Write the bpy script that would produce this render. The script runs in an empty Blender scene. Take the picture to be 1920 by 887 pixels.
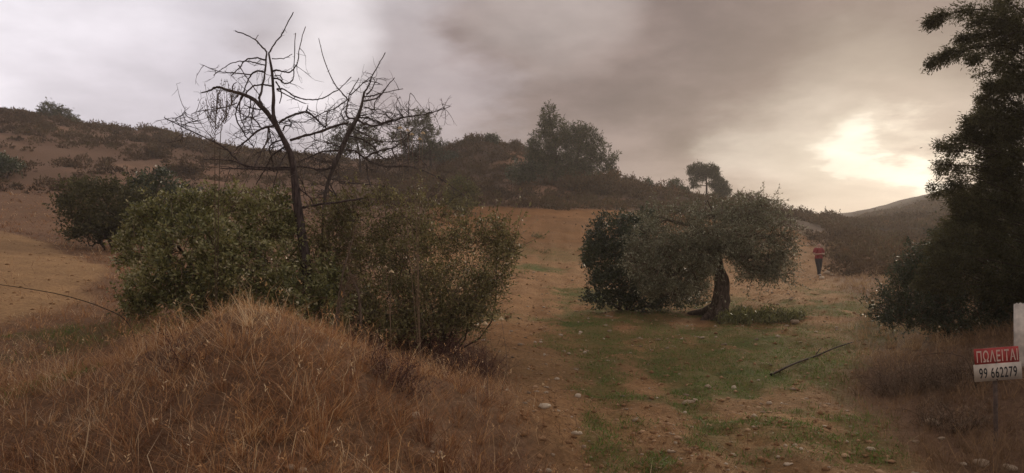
import bpy, math, random
import numpy as np
from mathutils import Vector, Matrix

# ------------------------------------------------------------------ camera, sky, sun, exposure
scene = bpy.context.scene
F = 1321.0            # focal length in photograph pixels (photo is 1920 x 887)
CX, HY = 960.0, 470.0 # principal column, horizon row
CAMZ = 2.0
cam_d = bpy.data.cameras.new('camera')
cam_d.sensor_width = 36.0
cam_d.lens = F / 1920.0 * 36.0
cam_d.shift_y = (HY - 443.5) / 1920.0
cam_d.clip_start = 0.05
cam_d.clip_end = 4000
cam = bpy.data.objects.new('camera', cam_d)
scene.collection.objects.link(cam)
cam.location = (0, 0, CAMZ)
cam.rotation_euler = (math.radians(90), 0, 0)
scene.camera = cam

SUN_AZ = math.degrees(math.atan2(740, F))    # to the right of the view axis (+Y)
SUN_EL = 14.0

def pix_dir(px, py):
    v = Vector(((px - CX) / F, 1.0, (HY - py) / F)); v.normalize(); return v

def build_world():
    w = bpy.data.worlds.new('World'); scene.world = w; w.use_nodes = True
    nt = w.node_tree; nt.nodes.clear(); N = nt.nodes.new; L = nt.links.new
    out = N('ShaderNodeOutputWorld'); bg = N('ShaderNodeBackground'); L(bg.outputs[0], out.inputs[0])
    bg.inputs[1].default_value = 0.1
    sky = N('ShaderNodeTexSky'); sky.sky_type = 'NISHITA'; sky.sun_disc = False
    sky.sun_elevation = math.radians(SUN_EL); sky.sun_rotation = math.radians(SUN_AZ)
    tc = N('ShaderNodeTexCoord')
    def vm(op, a, b=None, s=None):
        n = N('ShaderNodeVectorMath'); n.operation = op
        for i, x in enumerate((a, b)):
            if x is None: continue
            if hasattr(x, 'is_output'): L(x, n.inputs[i])
            else: n.inputs[i].default_value = x
        if s is not None: n.inputs['Scale'].default_value = s
        return n.outputs['Value'] if op == 'DOT_PRODUCT' else n.outputs[0]
    def mt(op, a, b=0.0, c=None, clamp=False):
        n = N('ShaderNodeMath'); n.operation = op; n.use_clamp = clamp
        for i, x in enumerate((a, b, c)):
            if x is None: continue
            if hasattr(x, 'is_output'): L(x, n.inputs[i])
            else: n.inputs[i].default_value = x
        return n.outputs[0]
    def smooth(x, a, b, o0=0.0, o1=1.0):
        n = N('ShaderNodeMapRange'); n.interpolation_type = 'SMOOTHSTEP'
        L(x, n.inputs[0]); n.inputs[1].default_value = a; n.inputs[2].default_value = b
        n.inputs[3].default_value = o0; n.inputs[4].default_value = o1
        return n.outputs[0]
    def mix(f, a, b):
        n = N('ShaderNodeMix'); n.data_type = 'RGBA'
        if hasattr(f, 'is_output'): L(f, n.inputs[0])
        else: n.inputs[0].default_value = f
        for i, x in ((6, a), (7, b)):
            if hasattr(x, 'is_output'): L(x, n.inputs[i])
            else: n.inputs[i].default_value = (*x, 1)
        return n.outputs[2]
    def noise(vec, scale, detail=4, rough=0.5, off=(0, 0, 0)):
        n = N('ShaderNodeTexNoise'); n.inputs['Scale'].default_value = scale
        n.inputs['Detail'].default_value = detail; n.inputs['Roughness'].default_value = rough
        L(vm('ADD', vec, off), n.inputs['Vector'])
        return n
    d = vm('NORMALIZE', tc.outputs['Generated'])
    # cloud layer seen in perspective: project the direction on a flat cloud base
    sep = N('ShaderNodeSeparateXYZ'); L(d, sep.inputs[0])
    zz = mt('ADD', mt('MAXIMUM', sep.outputs[2], 0.0), 0.22)
    cmb = N('ShaderNodeCombineXYZ')
    L(mt('DIVIDE', sep.outputs[0], zz), cmb.inputs[0]); L(mt('DIVIDE', sep.outputs[1], zz), cmb.inputs[1])
    cl = cmb.outputs[0]
    warp = noise(cl, 1.2, 4, 0.5, (3.1, 1.7, 0.4))
    dw = vm('NORMALIZE', vm('ADD', d, vm('SCALE', vm('SUBTRACT', warp.outputs['Color'], (0.5, 0.5, 0.5)), None, 0.24)))
    warp2 = noise(cl, 1.5, 6, 0.58, (5.1, 0.7, 2.4))
    dw2 = vm('NORMALIZE', vm('ADD', d, vm('MULTIPLY', vm('SUBTRACT', warp2.outputs['Color'], (0.5, 0.5, 0.5)), (0.42, 0.42, 0.26))))
    nbig = noise(cl, 0.8, 5, 0.52, (7.3, 2.2, 1.1)).outputs['Fac']
    nfine = noise(cl, 1.5, 7, 0.58, (1.3, 5.2, 2.1)).outputs['Fac']
    def blob(px, py, a0, a1, src=None):
        v = pix_dir(px, py)
        return smooth(vm('DOT_PRODUCT', src or dw, tuple(v)), math.cos(math.radians(a0)), math.cos(math.radians(a1)))
    K = 10.0
    c = lambda r, g, b: (r * K, g * K, b * K)
    col = mix(smooth(nbig, 0.36, 0.66), c(0.33, 0.285, 0.29), c(0.56, 0.515, 0.54))
    # pale broken cloud on the left
    col = mix(blob(250, 60, 34, 12), col, c(0.64, 0.60, 0.645))
    col = mix(mt('MULTIPLY', blob(60, 60, 13, 3), 0.8), col, c(0.80, 0.755, 0.80))
    col = mix(mt('MULTIPLY', blob(480, 10, 8, 2), 0.5), col, c(0.50, 0.46, 0.49))
    # heavy dark bank ahead and to the upper right
    dark = mt('MAXIMUM', blob(1060, 160, 21, 3, dw2), blob(1370, 120, 23, 8))
    dark = mt('MAXIMUM', dark, mt('MULTIPLY', blob(1740, 50, 21, 11), 0.97))
    dark = mt('MAXIMUM', dark, mt('MULTIPLY', blob(880, 245, 15, 3), 0.85))
    col = mix(mt('MULTIPLY', dark, 0.97), col, mix(smooth(nfine, 0.36, 0.66), c(0.12, 0.083, 0.074), c(0.20, 0.145, 0.13)))
    # half-lit cloud along the left side of the bank
    col = mix(mt('MULTIPLY', blob(690, 20, 9, 1, dw2), 0.6), col, c(0.40, 0.355, 0.36))
    col = mix(mt('MULTIPLY', blob(720, 240, 11, 2, dw2), 0.6), col, c(0.37, 0.315, 0.325))
    # lighter rag along the top edge of the bank, bright gap on its left
    col = mix(mt('MULTIPLY', blob(1010, 10, 8, 2), 0.5), col, c(0.42, 0.365, 0.345))
    col = mix(mt('MULTIPLY', blob(610, 115, 6, 0.5), 0.75), col, c(0.80, 0.745, 0.76))
    # duller lavender sheet low on the left
    col = mix(mt('MULTIPLY', blob(300, 300, 13, 4), 0.5), col, c(0.44, 0.39, 0.43))
    # veiled sun low on the right
    col = mix(mt('MULTIPLY', blob(1620, 365, 15, 5, dw2), 0.75), col, c(0.41, 0.345, 0.295))
    col = mix(mt('MULTIPLY', blob(1480, 375, 8, 2, dw2), 0.5), col, c(0.50, 0.435, 0.375))
    col = mix(mt('MULTIPLY', blob(1600, 375, 9, 2, dw2), 0.7), col, c(0.55, 0.48, 0.405))
    col = mix(mt('MULTIPLY', blob(1690, 328, 5, 0.5, dw2), 0.7), col, c(0.64, 0.57, 0.475))
    col = mix(mt('MULTIPLY', blob(1690, 318, 3, 0.3, dw2), 0.6), col, c(1.0, 0.93, 0.79))
    # mottling of the cloud base
    mo = vm('SCALE', col, None, 1.0); mo.node.inputs['Scale'].default_value = 1.0
    L(smooth(nfine, 0.25, 0.75, 0.80, 1.2), mo.node.inputs['Scale']); col = mo
    # a little of the clear sky shines through the cloud
    fin = mix(0.96, sky.outputs[0], col)
    L(fin, bg.inputs[0])
build_world()

sun_d = bpy.data.lights.new('sun', 'SUN'); sun_d.energy = 1.5; sun_d.angle = math.radians(11); sun_d.color = (1.0, 0.86, 0.66)
sun = bpy.data.objects.new('sun', sun_d); scene.collection.objects.link(sun)
_sd = Vector((math.sin(math.radians(SUN_AZ)) * math.cos(math.radians(SUN_EL)), math.cos(math.radians(SUN_AZ)) * math.cos(math.radians(SUN_EL)), math.sin(math.radians(SUN_EL))))
sun.rotation_euler = (-_sd).to_track_quat('-Z', 'Y').to_euler()
sun.location = (30, 40, 40)

scene.view_settings.view_transform = 'Standard'
scene.view_settings.look = 'None'
scene.view_settings.gamma = 1.0
scene.view_settings.use_curve_mapping = False
scene.view_settings.exposure = 0.4
scene.render.engine = 'CYCLES'
scene.cycles.use_denoising = True
scene.cycles.max_bounces = 5
scene.cycles.diffuse_bounces = 3
scene.cycles.transmission_bounces = 3
scene.cycles.volume_bounces = 0
HAZE = 0.0009

# ------------------------------------------------------------------ helpers
rng = np.random.default_rng(7)
random.seed(7)

def P(px, py, Y):
    """point at depth Y seen at a photograph pixel (used once, to survey the place)"""
    return np.array([(px - CX) / F * Y, Y, CAMZ + (HY - py) / F * Y])

def vnoise(x, y, seed=0):
    xi = np.floor(x).astype(np.int64); yi = np.floor(y).astype(np.int64)
    xf = x - xi; yf = y - yi
    def h(i, j):
        n = (i * 374761393 + j * 668265263 + seed * 974711) & 0xffffffff
        n = ((n ^ (n >> 13)) * 1274126177) & 0xffffffff
        return ((n ^ (n >> 16)) & 0xffff) / 65535.0
    u = xf * xf * (3 - 2 * xf); v = yf * yf * (3 - 2 * yf)
    return (h(xi, yi) * (1 - u) + h(xi + 1, yi) * u) * (1 - v) + (h(xi, yi + 1) * (1 - u) + h(xi + 1, yi + 1) * u) * v

def fbm(x, y, f, octv=4, seed=0):
    s = 0; a = 0.5; t = 0
    for k in range(octv):
        s = s + a * vnoise(x * f + 17.3 * k, y * f - 9.1 * k, seed + k); t += a; a *= 0.5; f *= 2.03
    return s / t

def sstep(x, a, b):
    t = np.clip((x - a) / (b - a), 0, 1); return t * t * (3 - 2 * t)

class Geo:
    """collects triangles / quads with numpy, builds one mesh"""
    def __init__(s): s.V = []; s.Q = []; s.T = []; s.A = []; s.n = 0
    def add(s, V, quads=None, tris=None, tint=0.5):
        V = np.asarray(V, float).reshape(-1, 3)
        if quads is not None and len(quads): s.Q.append(np.asarray(quads) + s.n)
        if tris is not None and len(tris): s.T.append(np.asarray(tris) + s.n)
        s.V.append(V); s.A.append(np.broadcast_to(np.asarray(tint, float), (len(V),)).copy()); s.n += len(V)
    def mesh(s, name, mat, smooth=False, origin=(0, 0, 0)):
        me = bpy.data.meshes.new(name)
        V = np.concatenate(s.V) - np.asarray(origin, float)
        Q = np.concatenate(s.Q) if s.Q else np.zeros((0, 4), int)
        T = np.concatenate(s.T) if s.T else np.zeros((0, 3), int)
        me.vertices.add(len(V)); me.vertices.foreach_set('co', V.astype(np.float32).ravel())
        nl = Q.size + T.size; me.loops.add(nl)
        me.loops.foreach_set('vertex_index', np.concatenate([Q.ravel(), T.ravel()]).astype(np.int32))
        npoly = len(Q) + len(T); me.polygons.add(npoly)
        st = np.concatenate([np.arange(len(Q)) * 4, Q.size + np.arange(len(T)) * 3]).astype(np.int32)
        me.polygons.foreach_set('loop_start', st)
        if smooth: me.polygons.foreach_set('use_smooth', np.ones(npoly, bool))
        at = me.attributes.new('tint', 'FLOAT', 'POINT'); at.data.foreach_set('value', np.concatenate(s.A).astype(np.float32))
        me.update(calc_edges=True); me.validate()
        if mat: me.materials.append(mat)
        return me

def link(name, data, parent=None, loc=(0, 0, 0), **props):
    o = bpy.data.objects.new(name, data); scene.collection.objects.link(o)
    o.location = loc
    if parent is not None: o.parent = parent
    for k, v in props.items(): o[k] = v
    return o

def thing(name, loc, label, category, group=None):
    o = link(name, None, None, loc, label=label, category=category)
    o.empty_display_size = 0.2
    if group: o['group'] = group
    return o

def part(name, geo, mat, parent, smooth=False, **props):
    """a mesh in world coordinates, hung under a thing placed at parent.location"""
    org = np.zeros(3)
    p = parent
    while p is not None: org = org + np.array(p.location); p = p.parent
    return link(name, geo.mesh(name, mat, smooth, org), parent, **props)

def tube(geo, pts, rad, sides=6, tint=0.5, cap=True):
    pts = np.asarray(pts, float); n = len(pts); rad = np.broadcast_to(np.asarray(rad, float), (n,))
    d = np.gradient(pts, axis=0); d /= np.linalg.norm(d, axis=1)[:, None] + 1e-9
    ref = np.array([0.0, 0, 1]) if abs(d[0, 2]) < 0.8 else np.array([0, 1.0, 0])
    V = []
    a = np.arange(sides) / sides * 2 * np.pi
    for i in range(n):
        u = np.cross(d[i], ref); u /= np.linalg.norm(u) + 1e-9; w = np.cross(u, d[i]); ref = w
        V.append(pts[i] + rad[i] * (np.cos(a)[:, None] * u + np.sin(a)[:, None] * w))
    V = np.concatenate(V); q = []
    k = np.arange(sides); k2 = (k + 1) % sides
    for i in range(n - 1): q.append(np.stack([i * sides + k, i * sides + k2, (i + 1) * sides + k2, (i + 1) * sides + k], 1))
    tr = None
    if cap:
        V = np.vstack([V, pts[-1:] + d[-1] * rad[-1] * 0.5]); t = len(V) - 1
        tr = np.stack([(n - 1) * sides + k, (n - 1) * sides + k2, np.full(sides, t)], 1)
    geo.add(V, np.concatenate(q), tr, tint)

def catmull(pts, m):
    pts = np.asarray(pts, float); n = len(pts)
    if n < 3: 
        t = np.linspace(0, 1, m)[:, None]; return pts[0] * (1 - t) + pts[-1] * t
    p = np.vstack([2 * pts[0] - pts[1], pts, 2 * pts[-1] - pts[-2]])
    ts = np.linspace(0, n - 1 - 1e-6, m); i = ts.astype(int); t = (ts - i)[:, None]
    a, b, c, d = p[i], p[i + 1], p[i + 2], p[i + 3]
    return 0.5 * (2 * b + (c - a) * t + (2 * a - 5 * b + 4 * c - d) * t ** 2 + (3 * b - a - 3 * c + d) * t ** 3)

def norm(v): return v / (np.linalg.norm(v, axis=-1, keepdims=True) + 1e-9)

def leaves(geo, pos, dirs, Ln, W, tint, fold=0.0):
    """one pointed leaf (quad) per position"""
    n = len(pos); dirs = norm(dirs)
    side = norm(np.cross(dirs, rng.normal(size=(n, 3))))
    Ln = np.broadcast_to(Ln, (n,))[:, None]; W = np.broadcast_to(W, (n,))[:, None]
    mid = pos + dirs * Ln * 0.45
    nrm = np.cross(dirs, side)
    tip = pos + dirs * Ln + nrm * Ln * rng.uniform(-0.15, 0.15, (n, 1))
    V = np.stack([pos, mid - side * W * 0.5, tip, mid + side * W * 0.5], 1).reshape(-1, 3)
    geo.add(V, np.arange(n * 4).reshape(-1, 4), None, np.repeat(np.broadcast_to(tint, (n,)), 4))

def blades(geo, pos, hgt, wid, lean, tint, bend=0.6, az=None):
    """grass strands: curved, three triangles each"""
    n = len(pos); az = rng.uniform(0, 2 * np.pi, n) if az is None else az
    ld = np.stack([np.cos(az), np.sin(az), np.zeros(n)], 1)
    az2 = rng.uniform(0, 2 * np.pi, n); sd = np.stack([np.cos(az2), np.sin(az2), np.zeros(n)], 1)
    up = np.array([0, 0, 1.0])
    hgt = hgt * (1 + 0.35 * np.minimum(lean, 2)); lean = np.minimum(lean, 2.2); h = (hgt / np.sqrt(1 + lean ** 2))[:, None]; l = lean[:, None]; w = wid[:, None] * 0.5
    m = pos + up * h * 0.55 + ld * h * l * 0.35
    cv = rng.normal(size=(n, 3)) * 0.16 * hgt[:, None] * [1, 1, 0.5]; m = m + cv
    t = pos + up * h * (1.0 - 0.12 * l * bend) + ld * h * l * 1.0
    V = np.stack([pos - sd * w, pos + sd * w, m + sd * w * 0.8, m - sd * w * 0.8, t], 1).reshape(-1, 3)
    b = np.arange(n)[:, None] * 5
    geo.add(V, b + np.array([[0, 1, 2, 3]]), b + np.array([[3, 2, 4]]), np.repeat(tint, 5))

# ------------------------------------------------------------------ materials
def ramp_mat(name, stops, rough=0.7, trans=0.0, spec=0.3, noise_scale=None, noise_amt=0.25, bump=None, attr='tint'):
    m = bpy.data.materials.new(name); m.use_nodes = True; nt = m.node_tree; N = nt.nodes.new; L = nt.links.new
    b = nt.nodes['Principled BSDF']; b.inputs['Roughness'].default_value = rough; b.inputs['Specular IOR Level'].default_value = spec
    at = N('ShaderNodeAttribute'); at.attribute_name = attr
    r = N('ShaderNodeValToRGB'); cr = r.color_ramp
    while len(cr.elements) < len(stops): cr.elements.new(0.5)
    for e, (p, c) in zip(cr.elements, stops): e.position = p; e.color = (*c, 1)
    fac = at.outputs['Fac']
    if noise_scale:
        tc = N('ShaderNodeTexCoord'); n = N('ShaderNodeTexNoise'); n.inputs['Scale'].default_value = noise_scale; n.inputs['Detail'].default_value = 5
        L(tc.outputs['Object'], n.inputs['Vector'])
        a = N('ShaderNodeMath'); a.operation = 'MULTIPLY_ADD'; a.inputs[1].default_value = noise_amt * 2
        L(n.outputs['Fac'], a.inputs[0])
        s = N('ShaderNodeMath'); s.operation = 'SUBTRACT'; L(at.outputs['Fac'], s.inputs[0]); s.inputs[1].default_value = noise_amt
        L(s.outputs[0], a.inputs[2]); fac = a.outputs[0]
        if bump:
            bm = N('ShaderNodeBump'); bm.inputs['Strength'].default_value = bump[0]; bm.inputs['Distance'].default_value = bump[1]
            L(n.outputs['Fac'], bm.inputs['Height']); L(bm.outputs[0], b.inputs['Normal'])
    L(fac, r.inputs[0]); L(r.outputs[0], b.inputs['Base Color'])
    if trans > 0:
        tr = N('ShaderNodeBsdfTranslucent'); L(r.outputs[0], tr.inputs[0])
        mx = N('ShaderNodeMixShader'); mx.inputs[0].default_value = trans
        L(b.outputs[0], mx.inputs[1]); L(tr.outputs[0], mx.inputs[2]); L(mx.outputs[0], nt.nodes['Material Output'].inputs[0])
    return m

def bark_mat(name, dark, light, sx=30, sz=5, bump=0.6):
    m = bpy.data.materials.new(name); m.use_nodes = True; nt = m.node_tree; N = nt.nodes.new; L = nt.links.new
    b = nt.nodes['Principled BSDF']; b.inputs['Roughness'].default_value = 0.9; b.inputs['Specular IOR Level'].default_value = 0.15
    tc = N('ShaderNodeTexCoord'); mp = N('ShaderNodeMapping'); mp.inputs['Scale'].default_value = (sx, sx, sz); L(tc.outputs['Object'], mp.inputs[0])
    n = N('ShaderNodeTexNoise'); n.inputs['Scale'].default_value = 1.0; n.inputs['Detail'].default_value = 6; n.inputs['Roughness'].default_value = 0.65; L(mp.outputs[0], n.inputs['Vector'])
    r = N('ShaderNodeValToRGB'); r.color_ramp.elements[0].position = 0.35; r.color_ramp.elements[0].color = (*dark, 1)
    r.color_ramp.elements[1].position = 0.7; r.color_ramp.elements[1].color = (*light, 1)
    L(n.outputs['Fac'], r.inputs[0]); L(r.outputs[0], b.inputs['Base Color'])
    bm = N('ShaderNodeBump'); bm.inputs['Strength'].default_value = bump; bm.inputs['Distance'].default_value = 0.02
    L(n.outputs['Fac'], bm.inputs['Height']); L(bm.outputs[0], b.inputs['Normal'])
    return m

def plain_mat(name, col, rough=0.6, nscale=12, amt=0.12, spec=0.3, metal=0.0):
    m = bpy.data.materials.new(name); m.use_nodes = True; nt = m.node_tree; N = nt.nodes.new; L = nt.links.new
    b = nt.nodes['Principled BSDF']; b.inputs['Roughness'].default_value = rough; b.inputs['Specular IOR Level'].default_value = spec; b.inputs['Metallic'].default_value = metal
    tc = N('ShaderNodeTexCoord'); n = N('ShaderNodeTexNoise'); n.inputs['Scale'].default_value = nscale; n.inputs['Detail'].default_value = 5; L(tc.outputs['Object'], n.inputs['Vector'])
    r = N('ShaderNodeValToRGB'); k0 = 1 - amt * 2; k1 = 1 + amt
    r.color_ramp.elements[0].position = 0.3; r.color_ramp.elements[0].color = (*[min(1, c * k0) for c in col], 1)
    r.color_ramp.elements[1].position = 0.7; r.color_ramp.elements[1].color = (*[min(1, c * k1) for c in col], 1)
    L(n.outputs['Fac'], r.inputs[0]); L(r.outputs[0], b.inputs['Base Color'])
    return m

M = {}
M['mastic'] = ramp_mat('mastic_leaf', [(0, (0.055, 0.058, 0.02)), (0.5, (0.20, 0.195, 0.06)), (0.85, (0.34, 0.31, 0.11)), (1, (0.52, 0.46, 0.27))], 0.45, 0.25, 0.5)
M['dark_leaf'] = ramp_mat('dark_leaf', [(0, (0.022, 0.030, 0.012)), (0.6, (0.05, 0.066, 0.024)), (1, (0.11, 0.125, 0.05))], 0.42, 0.2, 0.5)
M['shrub_leaf'] = ramp_mat('shrub_leaf', [(0, (0.06, 0.052, 0.018)), (0.5, (0.175, 0.155, 0.05)), (1, (0.34, 0.29, 0.115))], 0.5, 0.25, 0.4)
M['olive_leaf'] = ramp_mat('olive_leaf', [(0, (0.085, 0.082, 0.040)), (0.6, (0.20, 0.195, 0.102)), (1, (0.44, 0.425, 0.27))], 0.45, 0.15, 0.4)
M['cypress_leaf'] = ramp_mat('cypress_leaf', [(0, (0.045, 0.042, 0.018)), (0.6, (0.092, 0.085, 0.034)), (1, (0.16, 0.14, 0.056))], 0.65, 0.35, 0.25)
M['pine_needle'] = ramp_mat('pine_needle', [(0, (0.035, 0.04, 0.016)), (0.6, (0.08, 0.085, 0.034)), (1, (0.14, 0.138, 0.058))], 0.6, 0.2, 0.3)
M['brown_scrub'] = ramp_mat('brown_scrub', [(0, (0.058, 0.036, 0.017)), (0.5, (0.125, 0.072, 0.032)), (0.8, (0.10, 0.078, 0.030)), (1, (0.21, 0.112, 0.05))], 0.8, 0.15, 0.2)
M['yellow_leaf'] = ramp_mat('yellow_leaf', [(0, (0.07, 0.07, 0.02)), (0.6, (0.15, 0.14, 0.035)), (1, (0.26, 0.23, 0.06))], 0.55, 0.3, 0.3)
M['dry_grass'] = ramp_mat('dry_grass', [(0, (0.095, 0.040, 0.020)), (0.3, (0.23, 0.102, 0.044)), (0.65, (0.43, 0.215, 0.088)), (0.9, (0.58, 0.34, 0.15)), (1, (0.74, 0.55, 0.32))], 0.6, 0.25, 0.3)
M['bank_grass'] = ramp_mat('bank_grass', [(0, (0.09, 0.052, 0.026)), (0.4, (0.21, 0.125, 0.06)), (0.8, (0.40, 0.245, 0.115)), (1, (0.58, 0.42, 0.23))], 0.65, 0.2, 0.3)
M['green_grass'] = ramp_mat('green_grass', [(0, (0.075, 0.11, 0.018)), (0.5, (0.13, 0.20, 0.033)), (1, (0.27, 0.30, 0.085))], 0.6, 0.3, 0.3)
M['red_twig'] = ramp_mat('red_twig', [(0, (0.045, 0.018, 0.014)), (0.6, (0.10, 0.042, 0.03)), (1, (0.22, 0.12, 0.08))], 0.75, 0.0, 0.2)
M['grey_twig'] = ramp_mat('grey_twig', [(0, (0.055, 0.035, 0.02)), (0.6, (0.15, 0.098, 0.058)), (1, (0.30, 0.21, 0.135))], 0.8, 0.0, 0.2)
M['dead_bark'] = bark_mat('dead_bark', (0.03, 0.021, 0.018), (0.13, 0.097, 0.082), 40, 7)
M['grey_bark'] = bark_mat('grey_dead_bark', (0.045, 0.034, 0.029), (0.17, 0.135, 0.115), 40, 7)
M['pale_dead'] = bark_mat('pale_dead_wood', (0.06, 0.042, 0.028), (0.20, 0.145, 0.10), 60, 14)
M['olive_bark'] = bark_mat('olive_bark', (0.03, 0.020, 0.014), (0.17, 0.12, 0.085), 22, 5, 1.0)
M['pine_bark'] = bark_mat('pine_bark', (0.03, 0.02, 0.014), (0.08, 0.055, 0.04), 10, 3)
M['stem'] = bark_mat('shrub_stem', (0.03, 0.02, 0.013), (0.09, 0.06, 0.04), 30, 8)
M['stone'] = ramp_mat('stone', [(0, (0.14, 0.10, 0.065)), (0.5, (0.30, 0.215, 0.13)), (1, (0.52, 0.42, 0.29))], 0.85, 0, 0.3, 9, 0.22, (0.5, 0.02))
M['clod'] = ramp_mat('clod', [(0, (0.17, 0.088, 0.038)), (0.5, (0.28, 0.155, 0.072)), (1, (0.45, 0.29, 0.16))], 0.95, 0, 0.1)
M['straw_head'] = ramp_mat('straw_head', [(0, (0.30, 0.19, 0.08)), (0.5, (0.62, 0.46, 0.26)), (1, (0.85, 0.74, 0.52))], 0.6, 0.3, 0.3)

# ------------------------------------------------------------------ terrain
ANCH = []
for a in [
    # right foreground and ploughed field
    (960, 887, 6.4), (1250, 887, 6.3), (1500, 860, 6.6), (1200, 800, 8.0), (1480, 790, 8.1), (1150, 700, 11.4), (1400, 690, 11.8),
    (1000, 650, 14.3), (1250, 640, 15.3), (1340, 597, 20.0), (1150, 590, 20.6), (960, 590, 20.5), (1100, 545, 28.0), (950, 530, 29.5), (1400, 555, 26.0),
    (1000, 500, 37.0), (1050, 450, 48.0), (930, 460, 46.0), (1000, 393, 62.0), (1150, 396, 62.0), (930, 394, 61.0), (850, 420, 52.0),
    (1250, 440, 50.0), (1535, 518, 37.0), (1470, 520, 36.0), (1500, 455, 55.0), (1505, 422, 70.0), (1400, 440, 58.0), (1300, 405, 64.0),
    # right side
    (1900, 840, 7.0), (1750, 870, 6.6), (1700, 740, 9.6), (1900, 690, 9.0), (1650, 660, 13.2), (1850, 618, 12.6), (1700, 600, 16.5), (1640, 545, 25.0),
    (1590, 505, 40.0), (1600, 450, 75.0), (1700, 455, 75.0), (1900, 470, 60.0), (1560, 410, 95.0),
    (1490, 405, 88.0), (1600, 412, 165.0), (1680, 392, 160.0), (1750, 374, 150.0), (1850, 350, 145.0), (1990, 330, 140.0), (1720, 415, 115.0),
    # central hill
    (1000, 386, 65.0), (1150, 388, 66.0), (1000, 345, 78.0), (960, 312, 86.0), (905, 257, 96.0), (950, 276, 98.0), (865, 288, 92.0), (850, 360, 72.0),
    (1050, 348, 76.0), (1050, 325, 92.0), (1130, 338, 95.0), (1230, 362, 95.0), (1330, 382, 93.0), (1420, 392, 90.0), (800, 312, 92.0), (700, 322, 92.0), (780, 370, 70.0),
    # saddle and left hill
    (620, 305, 97.0), (520, 285, 105.0), (400, 272, 110.0), (250, 247, 112.0), (100, 226, 112.0), (0, 212, 112.0), (-150, 200, 112.0),
    (0, 320, 68.0), (200, 330, 68.0), (400, 350, 66.0), (0, 400, 38.0), (200, 400, 42.0), (400, 400, 50.0), (560, 410, 50.0), (700, 400, 58.0),
    (0, 470, 22.0), (200, 450, 30.0), (-150, 440, 22.0), (0, 560, 12.5), (130, 560, 13.5), (280, 520, 16.0), (600, 520, 24.0), (800, 560, 20.5),
    (0, 690, 8.6), (130, 690, 8.4), (230, 630, 9.6), (-120, 760, 6.5), (900, 625, 15.0), (930, 710, 10.4),
    # earth mound in front
    (470, 584, 6.6), (420, 594, 6.5), (530, 594, 6.6), (370, 628, 6.3), (600, 622, 6.7), (720, 676, 6.9), (840, 726, 7.2), (470, 640, 5.7), (470, 740, 5.0), (470, 887, 4.1),
    (330, 690, 5.9), (640, 760, 5.3), (700, 887, 4.7), (850, 840, 5.9), (880, 887, 5.5), (250, 780, 5.3), (100, 800, 5.6), (250, 887, 4.5), (60, 887, 4.9),
]:
    ANCH.append(P(*a))
for w in [(-2.4, 9.3, 0.45), (-3.9, 9.3, 0.75), (-0.9, 9.3, 0.3), (-2.4, 12.5, 0.55), (-4.5, 12.5, 0.9), (-2.4, 2.8, 0.1), (0, 3, -0.02), (3, 3, 0), (-5, 3, 0.2), (0, 0, 0.3), (-8, 0, 0.4), (8, 0, 0.35), (10, 5, 0.2), (0, -12, 0.5), (-30, -12, 1), (30, -12, 1),
          (-45, 15, 3), (-70, 50, 12), (20, 20, 0.9), (40, 40, 3), (70, 60, 8), (0, 130, 9), (-60, 150, 18), (40, 130, 4), (-130, 120, 26), (120, 180, 24), (0, 200, 4), (-120, 230, 12), (60, 230, 8), (160, 100, 20), (-160, 0, 10), (160, 0, 8)]:
    ANCH.append(np.array(w, float))
ANCH = np.array(ANCH)
_A = ANCH[:, :2]; _n = len(_A)
def _phi(r): return r ** 1.5
_K = _phi(np.linalg.norm(_A[:, None] - _A[None], axis=2)) - np.eye(_n) * 0.02
_Pm = np.hstack([np.ones((_n, 1)), _A])
_S = np.block([[_K, _Pm], [_Pm.T, np.zeros((3, 3))]])
_c = np.linalg.solve(_S, np.concatenate([ANCH[:, 2], np.zeros(3)]))

def base_h(x, y):
    x = np.asarray(x, float); y = np.asarray(y, float); sh = x.shape
    q = np.stack([x.ravel(), y.ravel()], 1); out = np.empty(len(q))
    for i in range(0, len(q), 20000):
        b = q[i:i + 20000]
        r = np.linalg.norm(b[:, None] - _A[None], axis=2)
        out[i:i + 20000] = _phi(r) @ _c[:_n] + _c[_n] + b @ _c[_n + 1:]
    out = out.reshape(sh)
    rr = np.hypot(x, y)
    w = sstep(rr, 170, 300)
    return out * (1 - w) + w * 6.0

def on_field(x, y):
    """1 where the soil is ploughed (the field in the middle and right)"""
    left = np.interp(y, [4, 7, 10, 15, 20, 30, 60], [0.6, 0.2, -0.3, -1.3, -2.8, -4.5, -7])
    right = np.interp(y, [5, 8, 11.5, 18, 25, 37, 60], [3.3, 3.9, 5.4, 9.0, 12.0, 17.0, 25])
    m = sstep(x - left + 1.6 * (fbm(x, y, 0.35, 3, 5) - 0.5), -0.5, 0.5) * sstep(right - x + 1.6 * (fbm(x, y, 0.3, 3, 9) - 0.5), -0.6, 0.6)
    m = m * sstep(63.5 + 0.0 * x - y + 2 * (fbm(x, y, 0.2, 2, 3) - 0.5), -0.6, 0.6)
    return m

def height(x, y):
    h = base_h(x, y)
    d = np.hypot(x, y)
    f = on_field(x, y) * sstep(-d, -90, -60)
    h = h + f * (0.16 * (fbm(x, y, 0.9, 4, 21) - 0.5) + 0.10 * (fbm(x, y, 4.0, 3, 23) - 0.5) + 0.05 * np.sin((x * 0.93 - y * 0.05) * 6.0 + 2.5 * fbm(x, y, 0.5, 2, 4)) * (fbm(x, y, 0.6, 2, 8)))
    h = h + (1 - f) * (0.12 * (fbm(x, y, 0.8, 4, 31) - 0.5)) * sstep(d, 1, 4)
    h = h + sstep(d, 55, 80) * (2.2 * (fbm(x, y, 0.09, 4, 41) - 0.5))
    return h

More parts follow.
